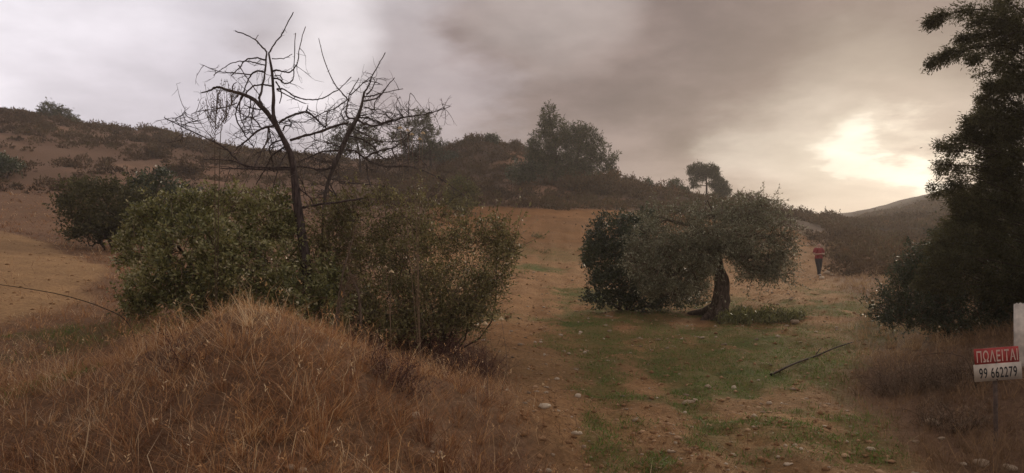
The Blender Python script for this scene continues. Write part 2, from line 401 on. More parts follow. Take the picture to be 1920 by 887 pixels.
def G(px, py, y0=3.0, y1=200.0):
    """where the line of sight through a pixel meets the ground"""
    Y = np.exp(np.linspace(math.log(y0), math.log(y1), 1500))
    X = (px - CX) / F * Y; Z = CAMZ + (HY - py) / F * Y
    hit = np.nonzero(Z < height(X, Y))[0]
    i = hit[0] if len(hit) else 1499
    return np.array([X[i], Y[i], float(height(X[i:i + 1], Y[i:i + 1])[0])])

def at(x, y, sink=0.0):
    return np.array([x, y, float(height(np.array([x]), np.array([y]))[0]) - sink])

def base(px, Y, sink=0.05):
    return at((px - CX) / F * Y, Y, sink)

# green patches on the ground: (centre x, y, rx, ry, strength) in metres
GREEN = []
for px, py, rx, ry, s in [(1110, 552, 1.3, 2.4, 1.0), (1010, 505, 1.3, 1.6, 0.9), (1090, 607, 0.75, 1.2, 1.0), (1020, 600, 0.5, 0.6, 0.6), (1330, 622, 2.0, 0.9, 0.8), (1390, 640, 1.3, 1.2, 0.9),
                          (1400, 690, 0.7, 1.2, 0.9), (1300, 628, 1.2, 1.0, 0.7), (1240, 690, 0.4, 1.3, 0.7), (1140, 742, 0.45, 0.6, 0.7), (1210, 750, 0.35, 0.4, 0.6), (1285, 765, 0.28, 0.3, 0.8),
                          (1550, 680, 0.45, 0.8, 0.8), (1230, 872, 0.2, 0.35, 0.8), (1520, 820, 0.5, 0.5, 0.45), (1640, 855, 0.4, 0.4, 0.45), (1120, 800, 0.2, 0.6, 0.5), (1150, 860, 0.3, 0.5, 0.5), (1050, 640, 0.5, 1.2, 0.5),
                          (910, 590, 0.8, 1.5, 0.5), (850, 600, 0.5, 1.0, 0.6), (1470, 640, 1.0, 1.2, 0.5), (1180, 640, 0.5, 1.4, 0.4), (960, 470, 1.5, 3, 0.35), (1050, 480, 1.5, 3, 0.3), (1250, 700, 0.35, 2.0, 0.9), (1290, 720, 0.3, 1.2, 0.8), (1130, 690, 0.3, 2.0, 0.7), (1350, 660, 1.0, 1.3, 0.9), (1440, 660, 0.9, 1.0, 0.7), (1480, 800, 0.4, 0.7, 0.45), (1590, 830, 0.5, 0.5, 0.45), (1130, 850, 0.2, 0.9, 0.5), (60, 720, 0.6, 0.5, 0.5), (190, 620, 1.0, 1.0, 0.6), (1620, 620, 1.5, 1.5, 0.4)]:
    g = G(px, py); GREEN.append((g[0], g[1], rx, ry, s))
def greenness(x, y):
    m = np.zeros_like(x)
    n = fbm(x, y, 1.6, 4, 77)
    for cx, cy, rx, ry, s in GREEN:
        d = np.sqrt(((x - cx) / rx) ** 2 + ((y - cy) / ry) ** 2)
        m = np.maximum(m, s * sstep(1.2 - d + 1.7 * (n - 0.5), -0.15, 0.75))
    w = sstep(0.65 * fbm(x * 1.5 - 0.25 * y, y * 0.3, 0.8, 4, 78) + 0.35 * fbm(x, y, 1.5, 3, 79), 0.40, 0.57) * sstep(x, 0.6, 2.0) * sstep(y, 5, 8) * sstep(-y, -34, -20) * on_field(x, y)
    return np.maximum(m, 0.8 * w)
def trackness(x, y):
    """bare sandy track on the left"""
    p = np.array([[-13.0, 3.0], [-9.0, 8.5], [-8.9, 11.5], [-10.4, 15.0], [-13.2, 19.5], [-19.5, 26.0], [-30, 33.0]])
    dmin = np.full(x.shape, 1e9)
    for a, b in zip(p[:-1], p[1:]):
        ab = b - a; t = np.clip(((x - a[0]) * ab[0] + (y - a[1]) * ab[1]) / (ab @ ab), 0, 1)
        dmin = np.minimum(dmin, np.hypot(x - a[0] - t * ab[0], y - a[1] - t * ab[1]))
    return sstep(1.55 - dmin + 0.9 * (fbm(x, y, 0.9, 4, 55) - 0.5), -0.25, 0.35)

def build_ground():
    th = np.concatenate([np.radians(np.linspace(-44, 44, 390)), np.radians(np.linspace(44, 316, 70)[1:-1])])
    r = np.concatenate([[0.4, 0.9, 1.5, 2.0], np.exp(np.linspace(math.log(2.4), math.log(90), 310)), np.exp(np.linspace(math.log(92), math.log(480), 60))])
    T, R = np.meshgrid(th, r)
    X = R * np.sin(T); Y = R * np.cos(T)
    Z = height(X, Y)
    nt_, nr = len(th), len(r)
    k = np.arange(nt_); k2 = (k + 1) % nt_
    q = np.concatenate([np.stack([i * nt_ + k, (i + 1) * nt_ + k, (i + 1) * nt_ + k2, i * nt_ + k2], 1)[:, ::-1] for i in range(nr - 1)])
    V = np.stack([X, Y, Z], 2).reshape(-1, 3)
    V = np.vstack([V, [0, 0, float(height(np.array([0.]), np.array([0.]))[0])]])
    tri = np.stack([np.full(nt_, len(V) - 1), k2, k], 1)
    g = Geo(); g.add(V, q, tri)
    me = g.mesh('ground', None, True)
    x, y = V[:, 0], V[:, 1]; d = np.hypot(x, y)
    f = on_field(x, y); gr = greenness(x, y); tr = trackness(x, y)
    n1 = fbm(x, y, 0.35, 4, 61)[:, None]; n2 = fbm(x, y, 2.2, 4, 62)[:, None]; n3 = fbm(x, y, 0.06, 4, 63)[:, None]
    soil = np.array([0.25, 0.128, 0.050]) * (1 - n2) + np.array([0.40, 0.225, 0.10]) * n2
    far = sstep(d, 30, 60)[:, None]
    soil = soil * (1 - far) + (np.array([0.250, 0.118, 0.040]) * (0.8 + 0.4 * n1)) * far
    straw = np.array([0.15, 0.085, 0.046]) * (1 - n1) + np.array([0.27, 0.155, 0.085]) * n1
    hill = np.array([0.075, 0.048, 0.032]) * (1 - n1) + np.array([0.13, 0.078, 0.048]) * n1
    bare = sstep(n3[:, 0] * 0.6 + n1[:, 0] * 0.4, 0.58, 0.68)[:, None]
    hill = hill * (1 - 0.8 * bare) + np.array([0.30, 0.165, 0.095]) * 0.8 * bare
    lf = (sstep(-x, 10, 22))[:, None]; hill = hill * (1 - lf) + lf * (hill * 0.5 + 0.5 * np.array([0.30, 0.175, 0.10]))
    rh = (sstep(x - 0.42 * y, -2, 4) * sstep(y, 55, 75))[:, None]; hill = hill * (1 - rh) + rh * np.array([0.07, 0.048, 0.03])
    kn = np.exp(-(((x - 0.2) / 3.5) ** 2 + ((y - 92) / 6.0) ** 2))[:, None] * sstep(n1, 0.35, 0.6); hill = hill * (1 - kn) + kn * np.array([0.36, 0.19, 0.10])
    w = sstep(d, 50, 75)[:, None]
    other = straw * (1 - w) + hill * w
    rb = (sstep(x, 3.5, 6) * sstep(-d, -45, -25))[:, None]
    other = other * (1 - rb * 0.6) + np.array([0.12, 0.07, 0.042]) * rb * 0.6
    soil = soil * (0.72 + 0.56 * fbm(x * 0.6, y * 1.3, 1.1, 4, 67))[:, None]
    ol = sstep(fbm(x, y, 0.25, 3, 66), 0.35, 0.65)[:, None] * (1 - far); soil = soil * (1 - 0.45 * ol) + np.array([0.24, 0.15, 0.065]) * 0.45 * ol
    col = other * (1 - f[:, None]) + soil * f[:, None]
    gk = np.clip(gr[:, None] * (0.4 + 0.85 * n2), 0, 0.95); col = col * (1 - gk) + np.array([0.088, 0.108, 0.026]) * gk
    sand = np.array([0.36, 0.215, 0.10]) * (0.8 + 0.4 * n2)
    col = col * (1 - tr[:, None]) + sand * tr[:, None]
    ca = me.color_attributes.new('soil', 'FLOAT_COLOR', 'POINT')
    ca.data.foreach_set('color', np.hstack([col, np.ones((len(col), 1))]).astype(np.float32).ravel())
    m = bpy.data.materials.new('ground_soil'); m.use_nodes = True; nt = m.node_tree; N = nt.nodes.new; L = nt.links.new
    b = nt.nodes['Principled BSDF']; b.inputs['Roughness'].default_value = 0.95; b.inputs['Specular IOR Level'].default_value = 0.1
    at_ = N('ShaderNodeAttribute'); at_.attribute_name = 'soil'
    tc = N('ShaderNodeTexCoord')
    n = N('ShaderNodeTexNoise'); n.inputs['Scale'].default_value = 14; n.inputs['Detail'].default_value = 8; n.inputs['Roughness'].default_value = 0.7; L(tc.outputs['Object'], n.inputs['Vector'])
    mr = N('ShaderNodeMapRange'); mr.inputs[1].default_value = 0.25; mr.inputs[2].default_value = 0.75; mr.inputs[3].default_value = 0.55; mr.inputs[4].default_value = 1.45; L(n.outputs['Fac'], mr.inputs[0])
    sc = N('ShaderNodeVectorMath'); sc.operation = 'SCALE'; L(at_.outputs['Color'], sc.inputs[0]); L(mr.outputs[0], sc.inputs['Scale']); L(sc.outputs[0], b.inputs['Base Color'])
    bm = N('ShaderNodeBump'); bm.inputs['Strength'].default_value = 1.0; bm.inputs['Distance'].default_value = 0.08; L(n.outputs['Fac'], bm.inputs['Height']); L(bm.outputs[0], b.inputs['Normal'])
    me.materials.append(m)
    link('ground', me, kind='structure', label='brown stony ground with ploughed field, mound and hills')
build_ground()

# ------------------------------------------------------------------ plants
def lobes_px(lst, Y):
    """(px, py, rx, ry, depth offset) survey of a crown -> centres and radii in metres"""
    out = []
    for px, py, rx, ry, dy in lst:
        c = P(px, py, Y + dy); k = (Y + dy) / F
        out.append((c, np.array([rx * k, (rx + ry) * 0.5 * k, ry * k])))
    return out

def crown(lob, n, per, Ln, W, cr, tint=(0.0, 1.0), outb=0.5, up=0.25, droop=0.0, inner=0.35, gap=0.42, twig=None, spread=0.9, seed=1, twr=0.004, sprouts=0, spl=0.35, spn=18):
    """leaf clumps through the volume of several lobes; returns foliage geo and twig geo"""
    g = Geo(); tg = Geo()
    vol = np.array([r[0] * r[2] for c, r in lob]); cnt = np.maximum(4, (n * vol / vol.sum())).astype(int)
    for (c, r), m in zip(lob, cnt):
        d = norm(rng.normal(size=(m, 3)))
        rad = inner + (1.06 - inner) * rng.uniform(0, 1, m) ** 0.55
        bump = 0.72 + 0.5 * fbm(d[:, 0] * 3 + c[0] * 5 + 40, d[:, 2] * 3 + d[:, 1] * 2 + c[2] * 5 + 40, 1.3, 3, seed)
        cen = c + d * r * (rad * bump)[:, None]
        keep = fbm(cen[:, 0] + 0.5 * cen[:, 1] + 60, cen[:, 2] + 0.3 * cen[:, 1] + 60, 0.9 / max(cr * 3, 0.05), 2, seed + 3) > gap - 0.25 * rng.uniform(0, 1, m)
        cen = cen[keep]; d = d[keep]; m2 = len(cen)
        if m2 == 0: continue
        ax = norm(d * outb + np.array([0, 0, up - droop]) + 0.5 * rng.normal(size=(m2, 3)))
        tval = np.clip(rng.normal(0.45, 0.16, m2) + 0.7 * (fbm(cen[:, 0] + 0.6 * cen[:, 1] + 80, cen[:, 2] + 80, 0.45 / max(cr * 2, 0.05), 2, seed + 9) - 0.5), 0, 1)  # leaf tone varies by clump; the spread also imitates sunlit clumps
        k = np.maximum(3, rng.poisson(per, m2)); idx = np.repeat(np.arange(m2), k); tot = len(idx)
        along = rng.uniform(-0.9, 0.9, tot)[:, None]
        pos = cen[idx] + ax[idx] * along * cr + rng.normal(size=(tot, 3)) * cr * 0.42
        dr = ax[idx] * 0.6 + spread * rng.normal(size=(tot, 3)) * 0.6 + np.array([0, 0, up * 0.5 - droop])
        tt = np.clip(tval[idx] + 0.04 + rng.normal(0, 0.2, tot), 0, 1) * (tint[1] - tint[0]) + tint[0]
        leaves(g, pos, dr, Ln * rng.uniform(0.5, 1.45, tot), W * rng.uniform(0.6, 1.35, tot), tt)
        if twig:
            s = rng.permutation(m2)[:int(m2 * twig)]
            for i in s:
                a = cen[i] - ax[i] * cr * 2.2 - d[i] * cr; b = cen[i] + ax[i] * cr * 0.9
                mid = (a + b) / 2 + rng.normal(size=3) * cr * 0.25
                tube(tg, [a, mid, b], [twr * 1.6, twr * 1.2, twr * 0.6], 3, rng.uniform(0, 1), False)
    for q in range(sprouts):
        c, r = lob[rng.integers(0, len(lob))]
        d = norm(rng.normal(size=3) + [0, 0, 0.35]); p = c + d * r * rng.uniform(0.6, 0.9)
        l = spl * rng.uniform(0.4, 1.2); dv = norm(d * 0.8 + [0, 0, 0.5 - 1.6 * droop] + rng.normal(size=3) * 0.35); pt = [p - dv * l * 0.3]
        for k in range(5): dv = norm(dv + rng.normal(size=3) * 0.18 - [0, 0, 0.4 * droop]); pt.append(pt[-1] + dv * l * 0.26)
        pt = np.array(pt); tube(tg, pt, np.linspace(twr * 1.5, twr * 0.5, 6), 3, rng.uniform(0, 1), False)
        m = max(6, int(spn * rng.uniform(0.6, 1.3))); u = rng.uniform(0.8, 5, m); i = np.minimum(u.astype(int), 4); f = (u - i)[:, None]
        pos = pt[i] * (1 - f) + pt[i + 1] * f; sd = norm(rng.normal(size=(m, 3)))
        leaves(g, pos, sd * 0.9 + (pt[i + 1] - pt[i]) / (0.26 * l) * 0.7, Ln * rng.uniform(0.7, 1.35, m), W * rng.uniform(0.8, 1.3, m), np.clip(rng.uniform(0.2, 0.9) + rng.normal(0, 0.15, m), 0, 1))
    return g, tg

def limbs(geo, start, targets, r0, r1=0.3, sides=6, wob=0.12, m=8):
    start = np.asarray(start, float)
    for t in targets:
        t = np.asarray(t, float); L = np.linalg.norm(t - start)
        k1 = start * 0.66 + t * 0.34 + rng.normal(size=3) * L * wob; k2 = start * 0.33 + t * 0.67 + rng.normal(size=3) * L * wob
        k1[2] += 0.08 * L
        tube(geo, catmull([start, k1, k2, t], m), np.linspace(r0, r0 * r1, m), sides)

def bush(name, label, cat, px, Y, lob, n, per, Ln, W, cr, mat, stem_r=0.03, n_stem=7, twig=0.25, group=None, twigmat='stem', base_px=None, **kw):
    b = base(base_px if base_px is not None else px, Y)
    t = thing(name, b, label, cat, group)
    L_ = lobes_px(lob, Y)
    g, tg = crown(L_, n, per, Ln, W, cr, twig=twig, **kw)
    part('foliage', g, M[mat], t)
    sg = Geo()
    for i in range(n_stem):
        c, r = L_[i % len(L_)]
        s = b + np.array([rng.normal() * 0.12, rng.normal() * 0.12, -0.05])
        limbs(sg, s, [c + r * rng.uniform(-0.6, 0.6, 3)], stem_r * rng.uniform(0.6, 1.1), 0.2, 5)
    part('stem', sg, M[twigmat], t, True)
    if tg.n: part('twig_mass', tg, M['grey_twig'], t, kind='stuff')
    return t

def tree(name, label, cat, trunk, Y, lob, n, per, Ln, W, cr, mat, r0, bark='pine_bark', group=None, twig=0.0, fork=0.55, **kw):
    """trunk: photo pixels from the foot up"""
    b = base(trunk[0][0], Y)
    t = thing(name, b, label, cat, group)
    pts = [b] + [P(px, py, Y + dy) for px, py, dy in trunk[1:]]
    m = 12; path = catmull(pts, m)
    tg_ = Geo(); rr = np.linspace(r0, r0 * 0.25, m); rr[0] *= 1.35
    tube(tg_, path, rr, 8); part('trunk', tg_, M[bark], t, True)
    L_ = lobes_px(lob, Y)
    bg = Geo()
    for c, r in L_:
        j = int(np.clip(np.argmin(np.abs(path[:, 2] - (c[2] - 0.6 * r[2]))), int(m * 0.3), m - 1))
        limbs(bg, path[j], [c + (c - path[j]) * 0.04], rr[j] * 0.6, 0.25, 5)
        for q in range(3): limbs(bg, c, [c + r * norm(rng.normal(size=3)) * 0.8], rr[j] * 0.2, 0.3, 4)
    part('limb', bg, M[bark], t, True)
    g, tg = crown(L_, n, per, Ln, W, cr, twig=twig, **kw)
    part('crown', g, M[mat], t)
    if tg.n: part('twig_mass', tg, M['grey_twig'], t, kind='stuff')
    return t

# --- near bushes behind the mound
bush('mastic_bush', 'big dense olive green leafy bush left of the bare dead trunk, behind the mound', 'bush', 400, 11.2,
     [(300, 420, 58, 48, 0.2), (262, 462, 48, 42, 0.2), (350, 392, 55, 36, 0.3), (430, 388, 60, 42, 0.2), (500, 410, 50, 60, 0.1), (360, 470, 95, 70, -0.4), (450, 500, 90, 75, -0.5), (530, 480, 50, 85, 0.1), (310, 530, 70, 45, -0.2), (265, 570, 42, 26, -0.2), (400, 570, 90, 45, -0.5), (510, 570, 70, 50, -0.3), (560, 560, 60, 50, -0.6), (600, 590, 60, 40, -0.6), (470, 600, 90, 30, -0.4), (620, 540, 40, 45, -0.2)],
     2900, 20, 0.058, 0.028, 0.09, 'mastic', 0.035, 11, 0.5, seed=11, gap=0.40, sprouts=420, spl=0.34, spn=20)
bush('leafy_shrub', 'loose twiggy shrub with sparse small leaves at the edge of the ploughed field', 'shrub', 820, 11.5,
     [(830, 440, 60, 55, 0.2), (780, 500, 70, 70, 0), (880, 470, 70, 70, 0.3), (925, 440, 38, 40, 0.3), (860, 540, 70, 60, -0.2), (790, 570, 60, 50, -0.3), (930, 510, 32, 45, 0.2), (745, 430, 55, 55, 0.4), (690, 440, 60, 60, 0.3), (700, 520, 70, 60, 0.1), (640, 460, 55, 70, 0.4), (640, 540, 60, 60, 0.1), (960, 465, 20, 32, 0.2), (720, 580, 70, 40, -0.4), (850, 590, 60, 35, -0.3), (660, 590, 60, 40, -0.4), (615, 425, 42, 50, 0.2), (680, 395, 55, 38, 0.3), (745, 390, 50, 34, 0.4), (600, 500, 45, 60, 0.0), (800, 400, 45, 30, 0.3), (790, 610, 60, 30, -0.5), (870, 600, 55, 32, -0.3), (720, 615, 60, 28, -0.5), (905, 560, 40, 40, 0)],
     3500, 13, 0.050, 0.022, 0.10, 'shrub_leaf', 0.018, 34, 0.5, seed=12, gap=0.48, twr=0.0035, sprouts=620, spl=0.5, spn=18)
# --- mid-distance bushes on the left
bush('dark_bush', 'large dark bush beside the sandy track, behind the big green bush', 'bush', 210, 26, [(200, 385, 75, 55, 0), (150, 375, 40, 40, 0.5), (260, 395, 50, 40, 0.5), (210, 425, 75, 25, -0.3), (165, 432, 50, 20, -0.3), (250, 438, 60, 20, -0.2), (300, 420, 40, 26, 0.3)], 900, 18, 0.12, 0.06, 0.2, 'cypress_leaf', 0.06, 7, 0.1, seed=13, sprouts=90, spl=0.6, spn=16)
bush('dark_bush', 'dark green bush further up behind, right of the large dark bush by the track', 'bush', 290, 33, [(290, 350, 48, 32, 0), (330, 370, 50, 28, 0.5), (260, 365, 30, 30, 0)], 450, 18, 0.14, 0.07, 0.22, 'dark_leaf', 0.06, 5, 0.1, seed=14)
bush('dark_bush', 'rounded dark bush cut by the left edge of the picture', 'bush', 8, 60, [(5, 308, 34, 18, 0), (-20, 305, 30, 22, 0.5)], 260, 16, 0.22, 0.12, 0.35, 'dark_leaf', 0.08, 4, 0, seed=15)
bush('slope_bush', 'greyish dark bush in the middle of the left slope, below its skyline', 'bush', 275, 85, [(275, 292, 26, 22, 0), (300, 285, 20, 14, 0.5), (250, 300, 18, 14, 0)], 220, 16, 0.28, 0.14, 0.4, 'brown_scrub', 0.08, 4, 0, seed=16)
bush('slope_bush', 'low grey bush far up the left slope near the tall dead thistles', 'bush', 330, 75, [(340, 315, 30, 12, 0), (365, 320, 18, 10, 0)], 160, 16, 0.25, 0.12, 0.35, 'brown_scrub', 0.06, 4, 0, seed=17)
bush('yellow_bush', 'yellow green bush at the far edge of the field, below the central hill', 'bush', 868, 58, [(862, 348, 24, 16, 0), (880, 362, 20, 14, 0), (850, 370, 22, 16, -0.5), (868, 385, 26, 14, -0.5)], 340, 18, 0.2, 0.09, 0.26, 'yellow_leaf', 0.05, 5, 0, seed=18)
# --- dark bush beside the olive
bush('mastic_bush', 'dense dark green bush left of the olive tree trunk', 'bush', 1170, 21.6,
     [(1150, 445, 50, 45, 0), (1190, 430, 35, 32, 0.5), (1140, 490, 50, 50, -0.2), (1200, 485, 65, 60, 0), (1270, 500, 65, 55, 0.6), (1160, 530, 60, 28, -0.3), (1250, 540, 70, 25, 0), (1218, 415, 28, 24, 0.9), (1110, 475, 16, 30, -0.2), (1140, 560, 50, 16, -0.3), (1200, 566, 60, 14, -0.3), (1270, 566, 50, 14, 0)],
     2000, 20, 0.085, 0.042, 0.13, 'dark_leaf', 0.05, 8, 0.15, seed=19, gap=0.36, sprouts=160, spl=0.45, spn=18)

# --- olive tree
def olive():
    Y = 19.6; b = G(1343, 597)
    Y = b[1]
    t = thing('olive_tree', b, 'old olive tree with a twisted trunk and drooping grey green crown', 'tree')
    path = catmull([b + [0, 0, -0.1], P(1350, 560, Y), P(1352, 525, Y + 0.05), P(1345, 490, Y), P(1342, 465, Y)], 14)
    g = Geo(); m = 14; sides = 14
    a = np.arange(sides) / sides * 2 * np.pi
    V = []
    for i in range(m):
        s = i / (m - 1); r = 0.19 * (1 - s) ** 2.6 + 0.13 + 0.04 * sstep(s, 0.8, 1)
        rr = r * (1 + 0.26 * np.sin(3 * a + 5 * s + 1) + 0.17 * np.sin(5 * a - 7 * s) + 0.10 * rng.normal(size=sides))
        V.append(path[i] + np.stack([np.cos(a) * rr, np.sin(a) * rr, 0 * a], 1))
    k = np.arange(sides); k2 = (k + 1) % sides
    q = np.concatenate([np.stack([i * sides + k, i * sides + k2, (i + 1) * sides + k2, (i + 1) * sides + k], 1) for i in range(m - 1)])
    g.add(np.concatenate(V), q)
    part('trunk', g, M['olive_bark'], t, True)
    for tgt, r in (((1295, 590), 0.10), ((1320, 600), 0.11), ((1375, 598), 0.10), ((1350, 606), 0.09)):
        e = G(*tgt); rg = Geo()
        tube(rg, catmull([P(1345, 572, Y), (e + b) / 2 + [0, 0, 0.12], e + [0, 0, 0.02], e + (e - b) * 0.25 - [0, 0, 0.08]], 8), np.linspace(r * 1.5, r * 0.4, 8), 7)
        part('root', rg, M['olive_bark'], t, True)
    lob = [(1340, 405, 85, 35, 0), (1260, 415, 65, 35, 0.2), (1215, 460, 48, 48, 0.1), (1250, 480, 60, 55, -0.4), (1310, 460, 65, 50, -0.5), (1400, 410, 60, 38, 0), (1440, 445, 52, 52, 0.2), (1430, 485, 45, 40, 0.3), (1470, 475, 26, 38, 0.3), (1390, 445, 55, 38, -0.5),
           (1240, 525, 55, 35, -0.3), (1300, 510, 40, 40, -0.5), (1440, 505, 48, 26, 0.2), (1260, 550, 50, 18, -0.3), (1335, 440, 60, 34, -0.8), (1412, 508, 36, 24, -0.1), (1455, 515, 40, 22, 0.2), (1300, 540, 36, 24, -0.4), (1378, 462, 30, 34, -0.6), (1395, 480, 34, 32, -0.2), (1465, 440, 34, 40, 0.2), (1300, 480, 50, 50, -0.7), (1225, 500, 55, 45, -0.5), (1425, 385, 45, 22, 0.4), (1190, 490, 22, 45, 0)]
    L_ = lobes_px(lob, Y)
    bg = None
    for c, r in L_:
        bg = Geo()
        st = path[-1] + rng.normal(size=3) * 0.06
        limbs(bg, st, [c + (c - st) * 0.04], 0.085, 0.3, 6, 0.10)
        for q in range(5): limbs(bg, c, [c + r * norm(rng.normal(size=3)) * 0.95], 0.022, 0.25, 4)
        part('limb', bg, M['olive_bark'], t, True)
    g, tg = crown(L_, 2800, 20, 0.078, 0.022, 0.14, twig=0.6, seed=23, gap=0.45, up=0.0, droop=0.25, inner=0.2, twr=0.004, sprouts=420, spl=0.55, spn=20)
    part('crown', g, M['olive_leaf'], t); part('twig_mass', tg, M['grey_twig'], t, kind='stuff')
olive()

# --- cypress on the right
def cypress():
    Y = 12.2; px0 = 1948
    b = base(px0, Y)
    t = thing('cypress_tree', b, 'tall dark cypress with spreading boughs at the right edge', 'tree')
    path = catmull([b, P(1945, 400, Y), P(1935, 200, Y), P(1930, 60, Y), P(1932, -90, Y)], 16)
    g = Geo(); tube(g, path, np.linspace(0.2, 0.035, 16), 9); part('trunk', g, M['pine_bark'], t, True)
    def bough(pts, w, dens, r):
        pth = catmull([P(px, py, Y + dy) for px, py, dy in pts], 14)
        bg = Geo(); tube(bg, pth, np.linspace(r, r * 0.2, 14) * 0.6, 5); o = part('bough', bg, M['pine_bark'], t, True)
        fg = Geo(); tw = Geo()
        L = np.linalg.norm(np.diff(pth, axis=0), axis=1).sum()
        n = int(dens * L * 60); s = rng.uniform(0.05, 1.02, n); i = np.clip((s * 13).astype(int), 0, 12); f = (s * 13 - i)[:, None]
        c = pth[i] * (1 - f) + pth[i + 1] * f; dd = norm(pth[i + 1] - pth[i])
        ww = w * (1.08 - s * 0.92) * rng.uniform(0.2, 1.0, n)
        side = norm(rng.normal(size=(n, 3)) * [1, 1, 1.25] + [0, 0, -0.3])
        cen = c + side * ww[:, None] + dd * ww[:, None] * 0.5
        keep = fbm(cen[:, 0] * 1.0 + 50, cen[:, 2] + 50 + cen[:, 1], 2.8, 3, 91) > np.where(cen[:, 2] > 3.1, 0.50, 0.45) - 0.10 * rng.uniform(0, 1, n)
        cen = cen[keep]; ax = norm(side[keep] * 0.7 + dd[keep] * 0.8 + [0, 0, -0.25]); m = len(cen)
        k = np.maximum(4, rng.poisson(15, m)); idx = np.repeat(np.arange(m), k); tot = len(idx)
        pos = cen[idx] + ax[idx] * rng.uniform(-0.07, 0.09, tot)[:, None] + rng.normal(size=(tot, 3)) * 0.036
        dr = ax[idx] + rng.normal(size=(tot, 3)) * 0.55
        tt = np.clip(np.repeat(rng.uniform(0.1, 0.8, m), k) + rng.normal(0, 0.12, tot), 0, 1)
        leaves(fg, pos, dr, 0.06 * rng.uniform(0.6, 1.3, tot), 0.016, tt)
        part('spray_foliage', fg, M['cypress_leaf'], o)
    R = 0.03
    bough([(1930, 60, 0), (1880, 25, -0.1), (1820, 18, -0.2), (1770, 30, -0.2), (1747, 40, -0.2)], 0.29, 2.8, R)
    bough([(1930, 80, 0), (1900, 45, -0.3), (1860, 35, -0.4), (1815, 45, -0.5)], 0.26, 2.3, R)
    bough([(1930, 110, 0), (1880, 85, -0.2), (1830, 90, -0.3), (1780, 100, -0.3), (1742, 120, -0.3)], 0.26, 2.7, R)
    bough([(1932, 130, 0), (1890, 120, -0.4), (1850, 110, -0.5), (1820, 108, -0.6)], 0.24, 2.3, R)
    bough([(1935, 40, 0), (1900, 10, 0.3), (1870, 5, 0.5)], 0.28, 2.3, R)
    bough([(1932, 90, 0), (1890, 66, -0.2), (1850, 62, 0.1), (1800, 74, 0.1)], 0.27, 2.4, R)
    bough([(1935, 150, 0), (1895, 135, -0.2), (1860, 135, -0.1), (1832, 142, 0)], 0.25, 2.4, R)
    bough([(1935, 55, 0), (1905, 60, -0.5), (1880, 70, -0.7)], 0.3, 2.4, R)
    bough([(1938, 170, 0), (1905, 155, -0.4), (1880, 160, -0.6)], 0.3, 2.4, R)
    rows = [(165, 1846), (185, 1834), (205, 1826), (222, 1812), (245, 1814), (262, 1785), (280, 1756), (298, 1748), (312, 1752), (335, 1760), (352, 1742), (368, 1762), (385, 1790), (405, 1775), (425, 1765), (445, 1758), (470, 1745), (500, 1735), (530, 1720)]
    for y, xe in rows:
        for rep in range(3 if y > 200 else 2):
            e = xe + rng.uniform(0, 26) * (rep > 0); dy = rng.uniform(-0.6, 0.5) if rep else -0.2
            yy = y + rng.uniform(-14, 14); sl = rng.uniform(-14, 34)
            bough([(1940, yy + 28 + sl, 0), ((1940 * 0.6 + e * 0.4), yy + 12 + sl * 0.6, dy * 0.5), (1940 * 0.25 + e * 0.75, yy + 3, dy), (e, yy, dy * 1.2)], 0.27 if y > 200 else 0.22, 1.45, 0.022)
    for k in range(84):   # boughs towards and away from the viewer, and beyond the frame
        z = rng.uniform(-60, 560); a = rng.uniform(0, 2 * np.pi); L = 0.6 + 0.9 * min(1, max(0.2, z / 450)) + rng.uniform(-0.2, 0.2)
        if math.cos(a) < -0.5: continue
        c = P(1938, z, Y); dv = np.array([math.cos(a), math.sin(a), 0]) * L
        def back(p): return ((p[0] / p[1]) * F + CX, HY - (p[2] - CAMZ) / p[1] * F, p[1] - Y)
        bough([back(c), back(c + dv * 0.5 + [0, 0, 0.12]), back(c + dv + [0, 0, 0.05])], 0.27, 1.2, 0.022)
cypress()
bush('evergreen_bush', 'dense dark bush in front of the cypress foot, beside the white pole', 'bush', 1800, 13.2,
     [(1700, 545, 45, 50, 0.3), (1750, 520, 60, 65, 0), (1820, 500, 70, 80, 0), (1890, 520, 60, 80, -0.3), (1740, 575, 60, 30, -0.2), (1820, 570, 80, 40, -0.4), (1900, 575, 55, 42, -0.4), (1680, 575, 32, 28, 0.2), (1780, 460, 40, 45, 0.3), (1950, 500, 60, 90, 0), (1662, 585, 34, 22, 0.3), (1705, 598, 55, 18, -0.1), (1780, 605, 70, 18, -0.4), (1870, 608, 70, 20, -0.5), (1720, 500, 36, 40, 0.4)],
     2400, 20, 0.05, 0.022, 0.10, 'dark_leaf', 0.035, 9, 0.2, seed=29, gap=0.36, sprouts=300, spl=0.4, spn=18)

# --- pines and trees on the hills
PN = dict(Ln=0.30, W=0.085, cr=0.32, mat='pine_needle', sprouts=110, spl=1.1, spn=22, twr=0.012)
tree('pine_tree', 'tallest pine on the central hill, with a pointed top', 'pine', [(1040, 345, 0), (1042, 290, 0), (1035, 240, 0), (1028, 205, 0)], 76,
     [(1028, 218, 16, 20, 0), (1035, 245, 26, 24, 0), (1020, 275, 32, 28, 0), (1055, 280, 32, 32, 0.5), (1010, 300, 22, 20, 0), (1040, 315, 36, 22, 0)], 950, 15, r0=0.2, seed=31, gap=0.42, **PN)
tree('pine_tree', 'broad leaning pine right of the tallest pine on the central hill', 'pine', [(1068, 347, 0), (1080, 300, 0), (1095, 260, 0), (1105, 240, 0)], 77.5,
     [(1075, 255, 24, 20, 0), (1098, 258, 26, 22, 0), (1118, 280, 22, 22, 0.5), (1085, 290, 32, 26, 0), (1136, 297, 18, 14, 0), (1110, 315, 26, 18, 0), (1080, 320, 30, 16, 0), (1143, 312, 10, 8, 0)], 800, 15, r0=0.17, seed=32, gap=0.44, **PN)
